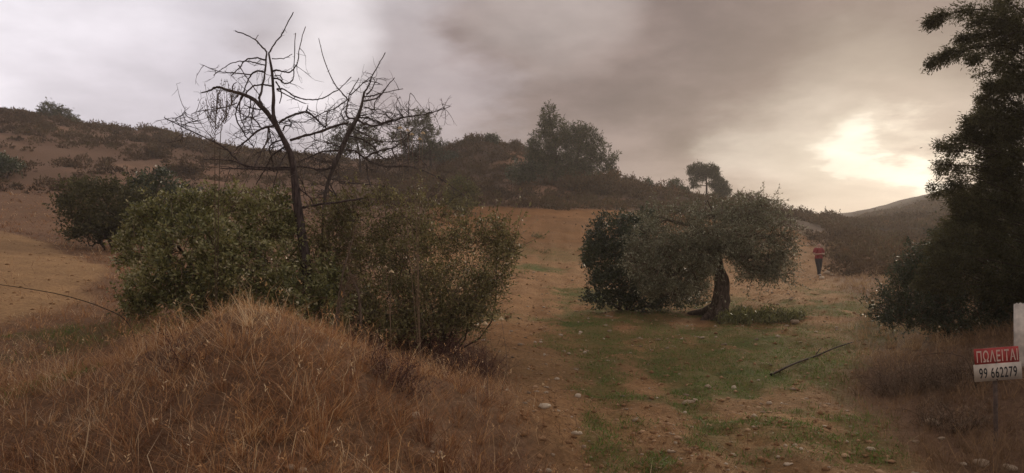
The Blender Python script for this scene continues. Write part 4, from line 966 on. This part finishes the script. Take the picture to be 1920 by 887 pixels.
# ------------------------------------------------------------------ grasses (one mass each)
def grasses():
    N0 = 860000
    th = np.radians(rng.uniform(-41, 41, N0)); r = np.exp(rng.uniform(math.log(3.3), math.log(70), N0))
    x = r * np.sin(th); y = r * np.cos(th)
    f = on_field(x, y); gr = greenness(x, y); tr = trackness(x, y)
    n1 = fbm(x, y, 1.3, 3, 81); n2 = fbm(x, y, 0.4, 3, 82)
    u = rng.uniform(0, 1, N0)
    nz = fbm(x, y, 3.2, 3, 83)
    right = (x > 2.5) & (y > 5)
    # dry grass
    dens = (1 - f) * (0.22 + 0.5 * n1) * (1 - 0.93 * tr)
    mound = np.exp(-(((x + 2.3) / 2.6) ** 2 + ((y - 5.8) / 2.2) ** 2) * 0.8)
    dens = np.maximum(dens, 0.55 * mound * (0.5 + 0.8 * n1)) * (1 - 0.0 * gr)
    dens = np.where(r > 20, dens * 0.7, dens)
    k = (u < dens) & ~right
    def put(name, k, mat, hfun, wid, lean, tint, label, tuft=0.0):
        X, Y_ = x[k], y[k]; g = Geo(); m = len(X)
        hh = hfun(X, Y_, m); tt = tint(X, Y_, m); ln = lean(m); az = rng.uniform(0, 2 * np.pi, m)
        if tuft:
            cs = tuft * np.maximum(1, np.hypot(X, Y_) / 10); cs = tuft * 2.0 ** np.round(np.log2(cs / tuft))
            ix = np.floor(X / cs).astype(np.int64); iy = np.floor(Y_ / cs).astype(np.int64)
            def hs(q): 
                v = (ix * 73856093 + iy * 19349663 + q * 83492791) & 0xffffffff; v = ((v ^ (v >> 13)) * 1274126177) & 0xffffffff
                return ((v ^ (v >> 16)) & 0xffff) / 65535.0
            cx = (ix + 0.15 + 0.7 * hs(1)) * cs; cy = (iy + 0.15 + 0.7 * hs(2)) * cs
            inn = (hs(3) < 0.62) & (rng.uniform(0, 1, m) < 0.85)
            kk = np.where(inn, 0.28 + 0.3 * hs(4), 1.0); dx, dy = X - cx, Y_ - cy
            X = cx + dx * kk; Y_ = cy + dy * kk
            az = np.where(inn, np.arctan2(dy + cs * 0.5 * (hs(5) - 0.5), dx + cs * 0.5 * (hs(6) - 0.5)) + rng.normal(0, 0.5, m), hs(7) * 6.28 + rng.normal(0, 1.0, m))
            hh = hh * np.where(inn, 0.7 + 0.9 * hs(8), 0.8); tt = np.clip(tt + 0.36 * (hs(9) - 0.5), 0, 1)
            ln = np.where(inn, ln * (0.45 + 0.7 * hs(10)), ln * 1.5)
        pos = np.stack([X, Y_, height(X, Y_) - 0.02], 1)
        blades(g, pos, hh, np.maximum(wid * rng.uniform(0.6, 1.3, m), 0.00045 * r[k]), ln, tt, az=az)
        link(name, g.mesh(name, M[mat]), kind='stuff', label=label)
        print(name, m)
    def hdry(X, Y_, m):
        md = np.exp(-(((X + 2.3) / 2.6) ** 2 + ((Y_ - 5.8) / 2.2) ** 2) * 0.8)
        return rng.gamma(4, 0.25, m) * (0.065 + 0.035 * md + 0.10 * fbm(X, Y_, 0.9, 3, 84) ** 1.5)
    red = lambda X, Y_: sstep(X, -2.0, -0.2) * sstep(Y_, 4.5, 6.5) * sstep(-Y_, -12, -9)
    put('dry_grass', k, 'dry_grass', hdry, 0.0039, lambda m: rng.gamma(2.4, 0.75, m),
        lambda X, Y_, m: np.clip(0.10 + 0.75 * fbm(X, Y_, 0.9, 3, 85) - 0.25 * red(X, Y_) + 0.22 * np.exp(-(((X + 2.4) / 1.1) ** 2 + ((Y_ - 6.2) / 1.0) ** 2)) + rng.normal(0, 0.2, m) + 0.45 * (rng.uniform(0, 1, m) > 0.93), 0, 1), 'matted dry reddish grass over the mound and left slope', 0.20)
    dens2 = (1 - f) * (0.25 + 0.5 * n1) + f * 0.10 * sstep(n2, 0.45, 0.6)
    k2 = (u < dens2) & right
    put('bank_grass', k2, 'bank_grass', lambda X, Y_, m: rng.gamma(4, 0.25, m) * (0.07 + 0.13 * (1 - on_field(X, Y_)) * fbm(X, Y_, 0.9, 2, 86)), 0.0042, lambda m: rng.gamma(2.2, 0.38, m),
        lambda X, Y_, m: np.clip(0.15 + 0.6 * fbm(X, Y_, 0.8, 3, 87) + 0.25 * sstep(Y_, 10, 14) + rng.normal(0, 0.13, m), 0, 1), 'dry brown grass on the bank around the sign', 0.22)
    k3 = (u < 2.0 * gr * sstep(nz, 0.25, 0.6))
    put('green_grass', k3, 'green_grass', lambda X, Y_, m: rng.gamma(4, 0.25, m) * 0.042, 0.009, lambda m: rng.gamma(2.4, 0.45, m),
        lambda X, Y_, m: np.clip(0.15 + 0.5 * fbm(X, Y_, 1.2, 2, 88) + rng.normal(0, 0.15, m), 0, 1), 'patches of short green grass in the field')
    u2 = rng.uniform(0, 1, N0)
    k4 = (u2 < f * 0.17 * sstep(nz, 0.36, 0.65)) & (r < 34)
    put('field_stubble', k4, 'bank_grass', lambda X, Y_, m: rng.gamma(3, 0.3, m) * 0.05, 0.004, lambda m: rng.gamma(3, 0.5, m),
        lambda X, Y_, m: np.clip(rng.normal(0.6, 0.2, m), 0, 1), 'sparse dry stubble lying on the ploughed soil')
grasses()
def straw_stalks():
    n = 5200; g = Geo()
    x = rng.uniform(-6.5, 0.3, n); y = rng.uniform(4.0, 9.5, n); k = rng.uniform(0, 1, n) < (0.15 + 0.85 * sstep(fbm(x, y, 1.1, 3, 120), 0.42, 0.7)) * (1 - on_field(x, y)); x, y = x[k], y[k]; n = len(x)
    p = np.stack([x, y, height(x, y) - 0.02], 1); h = rng.uniform(0.16, 0.42, n); ln = rng.gamma(2.0, 0.5, n); az = rng.uniform(0, 6.28, n); tt = np.clip(rng.normal(0.85, 0.12, n), 0, 1)
    blades(g, p, h, np.full(n, 0.0042), ln, tt, az=az)
    tip = g.V[-1].reshape(n, 5, 3)[:, 4]; q = rng.permutation(n)[:n // 3]
    for j in range(4): leaves(g, tip[q] - [0, 0, 0.012 * j], rng.normal(size=(len(q), 3)) * 0.5 + [0, 0, 0.7], 0.03, 0.009, tt[q])
    link('straw_stalks', g.mesh('straw_stalks', M['dry_grass']), kind='stuff', label='long pale broken straw stalks scattered over the mound')
straw_stalks()

# ------------------------------------------------------------------ stones
ICO_V = []; t_ = (1 + 5 ** 0.5) / 2
ICO_V = norm(np.array([(-1, t_, 0), (1, t_, 0), (-1, -t_, 0), (1, -t_, 0), (0, -1, t_), (0, 1, t_), (0, -1, -t_), (0, 1, -t_), (t_, 0, -1), (t_, 0, 1), (-t_, 0, -1), (-t_, 0, 1)], float))
ICO_F = np.array([(0, 11, 5), (0, 5, 1), (0, 1, 7), (0, 7, 10), (0, 10, 11), (1, 5, 9), (5, 11, 4), (11, 10, 2), (10, 7, 6), (7, 1, 8), (3, 9, 4), (3, 4, 2), (3, 2, 6), (3, 6, 8), (3, 8, 9), (4, 9, 5), (2, 4, 11), (6, 2, 10), (8, 6, 7), (9, 8, 1)])
def subdiv(V, Fc):
    V = list(V); mid = {}; out = []
    def mp(a, b):
        k = (min(a, b), max(a, b))
        if k not in mid: v = V[a] + V[b]; V.append(v / np.linalg.norm(v)); mid[k] = len(V) - 1
        return mid[k]
    for a, b, c in Fc:
        ab, bc, ca = mp(a, b), mp(b, c), mp(c, a); out += [(a, ab, ca), (b, bc, ab), (c, ca, bc), (ab, bc, ca)]
    return np.array(V), np.array(out)
S1V, S1F = subdiv(ICO_V, ICO_F)

OCT_V = np.array([(1, 0, 0), (-1, 0, 0), (0, 1, 0), (0, -1, 0), (0, 0, 1), (0, 0, -1)], float)
OCT_F = np.array([(0, 2, 4), (2, 1, 4), (1, 3, 4), (3, 0, 4), (2, 0, 5), (1, 2, 5), (3, 1, 5), (0, 3, 5)])
def scatter_rocks(name, n, mat, mask, smin, smax, tint, label, rmax=45, SV=ICO_V, SF=ICO_F):
    nv = len(SV)
    th = np.radians(rng.uniform(-40, 40, n)); r = np.exp(rng.uniform(math.log(4.5), math.log(rmax), n))
    x = r * np.sin(th); y = r * np.cos(th); k = rng.uniform(0, 1, n) < mask(x, y); x, y, r = x[k], y[k], r[k]; m = len(x)
    s = (smin + (smax - smin) * rng.uniform(0, 1, m) ** 6) * (0.7 + 0.03 * r)
    z = height(x, y)
    sc = np.stack([s * rng.uniform(0.7, 1.4, m), s * rng.uniform(0.7, 1.4, m), s * rng.uniform(0.4, 0.8, m)], 1)
    V = SV[None] * (1 + 0.25 * rng.normal(size=(m, nv, 1))) * sc[:, None, :]
    a = rng.uniform(0, 6.28, m); ca, sa = np.cos(a)[:, None], np.sin(a)[:, None]
    V = np.stack([V[..., 0] * ca - V[..., 1] * sa, V[..., 0] * sa + V[..., 1] * ca, V[..., 2]], 2) + np.stack([x, y, z + s * 0.1], 1)[:, None, :]
    g = Geo(); g.add(V.reshape(-1, 3), None, (np.arange(m)[:, None, None] * nv + SF[None]).reshape(-1, 3), np.repeat(tint(m), nv))
    link(name, g.mesh(name, M[mat]), kind='stuff', label=label); print(name, m)
trail = lambda x, y: np.exp(-((x - (y - 16) * 0.52 - 3) / 4.0) ** 2) * (y > 14)
scatter_rocks('gravel', 24000, 'stone', lambda x, y: on_field(x, y) * (0.16 + 0.35 * trail(x, y)) * (1 - 0.7 * greenness(x, y)), 0.010, 0.05, lambda m: np.clip(rng.normal(0.55, 0.22, m), 0, 1), 'small pale stones strewn over the ploughed field')
scatter_rocks('soil_clods', 100000, 'clod', lambda x, y: np.maximum(on_field(x, y) * 0.33, 0.12 * trackness(x, y)) * (1 - 0.6 * greenness(x, y)), 0.008, 0.05, lambda m: rng.uniform(0, 1, m), 'loose clods of reddish soil on the ploughed field', SV=OCT_V, SF=OCT_F, rmax=60)

def rock(label, px, py, wpx, asp, tint, seed, flat=0.55):
    r_ = np.random.default_rng(seed); b = G(px, py); s = wpx * 0.5 * b[1] / F
    V = S1V * (1 + 0.10 * r_.normal(size=(len(S1V), 1)))
    for q in range(5):   # knock flat facets off
        d = norm(r_.normal(size=3)); c = r_.uniform(0.6, 0.85); dd = V @ d; V = V - np.outer(np.maximum(dd - c, 0), d)
    a = r_.uniform(-0.5, 0.5); V = V * [s, s * asp, s * flat]; V = V @ np.array([[math.cos(a), math.sin(a), 0], [-math.sin(a), math.cos(a), 0], [0, 0, 1]])
    g = Geo(); g.add(V + [0, 0, s * flat * 0.35], None, S1F, tint)
    o = link('stone', g.mesh('stone', M['stone']), None, b, label=label, category='stone')
for i, a in enumerate([
    ('flat pale stone in the dark brush below the sign', 1748, 797, 36, 0.7, 0.55, 0.5), ('yellowish flat stone on the soil right of the mound', 1021, 764, 26, 0.7, 0.95, 0.45), ('small yellow stone above the flat yellowish one', 1083, 745, 15, 0.8, 0.9, 0.6),
    ('long flat grey stone sunk in a green tuft', 1291, 757, 34, 0.5, 0.5, 0.3), ('white broken stone on the right flank of the mound', 778, 784, 20, 0.8, 1.0, 0.9), ('brown stone beside the white one on the mound', 800, 792, 24, 0.7, 0.45, 0.6), ('pale stone low on the right flank of the mound', 826, 856, 20, 0.8, 0.8, 0.7),
    ('small whitish stone left of the pale one on the lower mound', 810, 850, 9, 0.8, 1.0, 0.7), ('pale stone at the bottom edge of the mound', 566, 884, 18, 0.8, 0.9, 0.6), ('pale stone left of the other one at the bottom edge', 543, 880, 20, 0.8, 0.6, 0.7),
    ('rounded brown stone at the lower right, near the sign post foot', 1840, 872, 34, 0.8, 0.5, 0.6), ('flat pale stone in the lower right corner', 1890, 880, 38, 0.7, 0.6, 0.4), ('small pale stone left of the rounded brown one', 1808, 872, 14, 0.8, 0.8, 0.6),
    ('pale stone just in front of the walking person', 1540, 524, 11, 0.9, 0.8, 0.7), ('larger rounded stone right of the walking person', 1550, 514, 13, 0.9, 0.6, 0.8), ('small flat stone further right of the walking person', 1560, 516, 10, 0.9, 0.75, 0.5),
    ('small brown stone left of the grassy strip in the field', 975, 648, 12, 0.8, 0.35, 0.6), ('small pale stone on bare soil near the pair of dried flowers', 1014, 643, 10, 0.7, 0.8, 0.5), ('round pale pebble below the brown stone in the field', 1021, 667, 7, 0.9, 0.9, 0.8),
    ('small grey stone in the grass left of the fallen stick', 1328, 727, 14, 0.8, 0.6, 0.6), ('pale stone right of the grey stone near the fallen stick', 1376, 729, 12, 0.8, 0.85, 0.8), ('white pebble in the lower right of the field', 1502, 844, 8, 0.9, 1.0, 0.8), ('flat pale stone near the bottom of the picture in the field', 1478, 872, 20, 0.6, 0.75, 0.3),
    ('grey stone half buried by the fallen stick', 1490, 607, 22, 0.7, 0.35, 0.5), ('dark flat stone left of the sign in the brown grass', 1716, 830, 16, 0.8, 0.4, 0.4), ('pale flat stone under the dark brush left of the sign post', 1765, 824, 16, 0.8, 0.6, 0.4)]):
    lb, px, py, w, asp, tnt, fl = a; rock(lb, px, py, w, asp, tnt, 300 + i, fl)

# fallen stick in the field
def stick():
    pts = [G(1446, 706), G(1490, 690), G(1530, 672), G(1565, 660), G(1600, 644)]
    t = thing('fallen_stick', pts[0], 'long crooked fallen stick lying on the grassy field', 'stick')
    g = Geo(); tube(g, catmull([p + [0, 0, 0.03 + 0.04 * (i % 2)] for i, p in enumerate(pts)], 16), np.linspace(0.019, 0.011, 16) * (1 + 0.1 * rng.normal(size=16)), 7); part('stick_shaft', g, M['stem'], t, True)
    g2 = Geo(); tube(g2, [pts[2] + [0, 0, 0.06], pts[2] + [0.12, 0.1, 0.14], pts[2] + [0.2, 0.2, 0.16]], [0.010, 0.008, 0.004], 5); part('side_twig', g2, M['stem'], t, True)
stick()
# thin arched stems
def arch(label, pl, Y, r=0.006, mat='stem', name='arched_stem'):
    f0 = base(pl[0][0], Y)
    t = thing(name, f0, label, 'stem'); g = Geo()
    tube(g, catmull([f0] + [P(a, c, Y + dy) for a, c, dy in pl[1:]], 24), np.linspace(r, r * 0.6, 24), 5); part('stalk', g, M[mat], t, True)
arch('long thin bent stem arching over the sandy track at the left edge', [(262, 640), (240, 606, 0), (190, 576, 0), (120, 554, 0), (50, 541, 0), (-40, 528, 0)], 7.4, 0.006)
arch('thin dark stem arching over the brown brush left of the sign', [(1835, 730), (1815, 680, 0), (1790, 665, 0.1), (1760, 662, 0.1), (1715, 668, 0.2)], 8.6, 0.004)

# ------------------------------------------------------------------ for-sale sign and white pole
M['sign_red'] = plain_mat('sign_red_paint', (0.42, 0.05, 0.04), 0.6, 9, 0.18)
M['sign_white'] = plain_mat('sign_white_paint', (0.58, 0.50, 0.39), 0.6, 9, 0.14)
M['letter_pale'] = plain_mat('letter_pale_paint', (0.66, 0.46, 0.36), 0.5, 20, 0.06)
M['letter_black'] = plain_mat('letter_black_paint', (0.018, 0.018, 0.018), 0.5, 20, 0.1)
M['rusty_metal'] = plain_mat('rusty_metal', (0.10, 0.065, 0.045), 0.7, 25, 0.3)
M['white_pipe'] = plain_mat('white_pipe', (0.60, 0.53, 0.43), 0.7, 7, 0.22)

def box(geo, c, s, M3=None, tint=0.5, bev=0.0):
    V = np.array([(x, y, z) for x in (-1, 1) for y in (-1, 1) for z in (-1, 1)], float) * np.array(s) * 0.5
    if M3 is not None: V = V @ M3.T
    geo.add(V + c, np.array([(0, 1, 3, 2), (4, 6, 7, 5), (0, 4, 5, 1), (2, 3, 7, 6), (0, 2, 6, 4), (1, 5, 7, 3)]), None, tint)

def sign():
    Y = 7.2; c = P(1868.5, 667, Y); c2 = P(1870.5, 697, Y); k = Y / F
    foot = base(1868, Y + 0.03, 0.15)
    t = thing('sale_sign', foot, 'red and white for sale sign with black phone number on a thin post', 'sign')
    a = math.radians(4.2)
    R = np.array([[math.cos(a), 0, -math.sin(a)], [0, 1, 0], [math.sin(a), 0, math.cos(a)]])
    g = Geo(); tube(g, [foot, c + [0, 0.03, 0.08]], [0.02, 0.02], 8); part('post', g, M['rusty_metal'], t, True)
    g = Geo(); box(g, c, (83 * k, 0.008, 30.5 * k), R); red = part('red_panel', g, M['sign_red'], t)
    g = Geo(); box(g, c2 + [0, -0.004, 0], (89 * k, 0.008, 32 * k), R); wh = part('white_panel', g, M['sign_white'], t)
    for (px, py) in ((1869, 680), (1870, 712)):
        g = Geo(); p = P(px, py, Y - 0.014); tube(g, [p + [0, 0.006, 0], p - [0, 0.004, 0]], [0.007, 0.007], 8); part('bolt', g, M['rusty_metal'], t, True)
    def text(body, mat, cen, wid, hgt, off, par, name):
        cu = bpy.data.curves.new(name, 'FONT'); cu.body = body; cu.align_x = 'CENTER'; cu.align_y = 'CENTER'; cu.offset = off; cu.extrude = 0.0; cu.space_character = 1.12
        o = bpy.data.objects.new(name + '_tmp', cu); scene.collection.objects.link(o)
        dg = bpy.context.evaluated_depsgraph_get(); me = bpy.data.meshes.new_from_object(o.evaluated_get(dg)); bpy.data.objects.remove(o)
        V = np.empty(len(me.vertices) * 3, np.float32); me.vertices.foreach_get('co', V); V = V.reshape(-1, 3)
        lo, hi = V.min(0), V.max(0); mid = (lo + hi) / 2
        W = np.stack([(V[:, 0] - mid[0]) / (hi[0] - lo[0]) * wid, 0 * V[:, 0], (V[:, 1] - mid[1]) / (hi[1] - lo[1]) * hgt], 1) @ R.T + cen - np.array(foot)
        me.vertices.foreach_set('co', W.astype(np.float32).ravel()); me.update(); me.materials.clear(); me.materials.append(mat)
        o2 = link(name, me, par)
        return o2
    text('\u03a0\u03a9\u039b\u0395\u0399\u03a4\u0391\u0399', M['letter_pale'], c + [0.5 * k, -0.0052, 0.5 * k], 77 * k, 22 * k, 0.014, red, 'lettering')
    text('99 662279', M['letter_black'], c2 + [0, -0.0092, -1 * k], 71 * k, 20 * k, 0.012, wh, 'phone_number')
sign()

def pole():
    Y = 9.0; f = base(1915, Y, 0.2); t = thing('white_pole', f, 'broken off white pipe standing at the right edge above the sign', 'pole')
    g = Geo(); top = P(1914.5, 570, Y); r = 0.078; n = 18; a = np.arange(n) / n * 2 * np.pi
    rings = []
    for z, rr, jag in ((f[2], r, 0), ((f[2] + top[2]) / 2, r, 0), (top[2], r, 0.02), (top[2] - 0.01, r - 0.012, 0.02), (top[2] - 0.35, r - 0.012, 0)):
        rings.append(np.stack([top[0] + rr * np.cos(a), top[1] + rr * np.sin(a), z + jag * np.sin(3 * a + 1) * np.sin(5 * a)], 1))
    k = np.arange(n); k2 = (k + 1) % n
    g.add(np.concatenate(rings), np.concatenate([np.stack([i * n + k, i * n + k2, (i + 1) * n + k2, (i + 1) * n + k], 1) for i in range(4)]))
    part('pipe', g, M['white_pipe'], t, True)
pole()

# ------------------------------------------------------------------ person walking down the track
def person():
    b = G(1535, 518); H = 1.76
    t = thing('person', b, 'person in a red short sleeved shirt and dark trousers walking down the track', 'person')
    J = {'pelvis': ((0, 0, 0.95), 0.135), 'belly': ((0, -0.02, 1.08), 0.145), 'chest': ((0, 0.0, 1.28), 0.15), 'ush': ((0, 0.01, 1.42), 0.095), 'neck': ((0, 0.0, 1.51), 0.055), 'jaw': ((0, -0.02, 1.58), 0.072), 'head': ((0, -0.01, 1.65), 0.086), 'crown': ((0, 0.0, 1.71), 0.07)}
    E = [('pelvis', 'belly'), ('belly', 'chest'), ('chest', 'ush'), ('ush', 'neck'), ('neck', 'jaw'), ('jaw', 'head'), ('head', 'crown')]
    for s, nm in ((-1, 'l'), (1, 'r')):
        stp = 0.10 if s > 0 else -0.14
        J.update({nm + 'sh': ((s * 0.20, 0.01, 1.42), 0.070), nm + 'el': ((s * 0.31, -0.03, 1.15), 0.048), nm + 'wr': ((s * 0.09, -0.25, 1.17), 0.030), nm + 'palm': ((s * 0.035, -0.29, 1.18), 0.027),
                  nm + 'hip': ((s * 0.095, 0, 0.90), 0.098), nm + 'kn': ((s * 0.09, stp * 0.5 - 0.03, 0.50), 0.066), nm + 'an': ((s * 0.075, stp, 0.09), 0.045), nm + 'toe': ((s * 0.085, stp - 0.15, 0.04), 0.036)})
        E += [('ush', nm + 'sh'), (nm + 'sh', nm + 'el'), (nm + 'el', nm + 'wr'), (nm + 'wr', nm + 'palm'), ('pelvis', nm + 'hip'), (nm + 'hip', nm + 'kn'), (nm + 'kn', nm + 'an'), (nm + 'an', nm + 'toe')]
        for q in range(4):
            J['%sf%d' % (nm, q)] = ((-s * 0.005 + s * 0.004 * q, -0.335 - 0.006 * (q in (1, 2)), 1.205 - 0.021 * q), 0.009); J['%sg%d' % (nm, q)] = ((-s * 0.03, -0.355, 1.20 - 0.021 * q), 0.008)
            E += [(nm + 'palm', '%sf%d' % (nm, q)), ('%sf%d' % (nm, q), '%sg%d' % (nm, q))]
        J[nm + 'th'] = ((s * 0.03, -0.315, 1.225), 0.010); E.append((nm + 'palm', nm + 'th'))
    J['nose'] = ((0, -0.105, 1.635), 0.014); E.append(('head', 'nose'))
    ks = list(J); me = bpy.data.meshes.new('body'); me.from_pydata([J[k][0] for k in ks], [(ks.index(a), ks.index(c)) for a, c in E], [])
    o = bpy.data.objects.new('body_tmp', me); scene.collection.objects.link(o)
    o.modifiers.new('skin', 'SKIN'); sv = me.skin_vertices[0].data
    for i, k in enumerate(ks):
        r = J[k][1]; sv[i].radius = (r * (1.22 if k in ('pelvis', 'belly', 'chest') else 1.0), r * (0.85 if k in ('pelvis', 'belly', 'chest') else 1.0)); sv[i].use_root = (k == 'pelvis')
    sb = o.modifiers.new('sub', 'SUBSURF'); sb.levels = 2; sb.render_levels = 2
    dg = bpy.context.evaluated_depsgraph_get(); bm = bpy.data.meshes.new_from_object(o.evaluated_get(dg)); bpy.data.objects.remove(o)
    bm.name = 'body'; skin = plain_mat('skin', (0.46, 0.28, 0.20), 0.55, 20, 0.05); bm.materials.clear(); bm.materials.append(skin)
    nv = len(bm.vertices); V = np.empty(nv * 3, np.float32); bm.vertices.foreach_get('co', V); V = V.reshape(-1, 3)
    Nn = np.empty(nv * 3, np.float32); bm.vertices.foreach_get('normal', Nn); Nn = Nn.reshape(-1, 3)
    polys = [list(p.vertices) for p in bm.polygons]
    bm.polygons.foreach_set('use_smooth', np.ones(len(polys), bool))
    link('body', bm, t)
    def garment(name, test, off, mat):
        fs = [p for p in polys if test(V[p].mean(0))]; used = sorted({i for p in fs for i in p}); mp = {i: j for j, i in enumerate(used)}
        m = bpy.data.meshes.new(name); m.from_pydata([tuple(V[i] + Nn[i] * off) for i in used], [], [[mp[i] for i in p] for p in fs]); m.polygons.foreach_set('use_smooth', np.ones(len(fs), bool)); m.materials.append(mat)
        ob = link(name, m, t); so = ob.modifiers.new('thick', 'SOLIDIFY'); so.thickness = 0.008; so.offset = 1
    garment('shirt', lambda c: (0.88 < c[2] < 1.475) and not (c[1] < -0.17) and not (abs(c[0]) > 0.21 and c[2] < 1.24), 0.022, plain_mat('red_shirt', (0.24, 0.028, 0.03), 0.85, 14, 0.1))
    garment('trousers', lambda c: 0.10 < c[2] < 0.93, 0.028, plain_mat('dark_trousers', (0.022, 0.020, 0.024), 0.9, 14, 0.15))
    garment('shoe', lambda c: c[2] < 0.10, 0.008, plain_mat('pale_shoe', (0.42, 0.36, 0.28), 0.7, 14, 0.1))
    garment('hair', lambda c: c[2] > 1.68 + (0.05 if c[1] < -0.03 else 0) and abs(c[0]) < 0.2, 0.006, plain_mat('grey_hair', (0.20, 0.16, 0.13), 0.9, 40, 0.2))
    t.rotation_euler = (0, 0, math.radians(14))
person()

# ------------------------------------------------------------------ haze
if HAZE > 0:
    g = Geo(); box(g, np.array([0, 0, 14.5]), (1100, 1100, 43.0))
    m = bpy.data.materials.new('haze_air'); m.use_nodes = True; nt = m.node_tree; nt.nodes.clear()
    o_ = nt.nodes.new('ShaderNodeOutputMaterial'); v = nt.nodes.new('ShaderNodeVolumePrincipled')
    v.inputs['Color'].default_value = (0.92, 0.83, 0.77, 1); v.inputs['Density'].default_value = HAZE; v.inputs['Anisotropy'].default_value = 0.45
    nt.links.new(v.outputs[0], o_.inputs['Volume'])
    link('haze', g.mesh('haze', m), kind='stuff', label='thin pale haze hanging in the air')
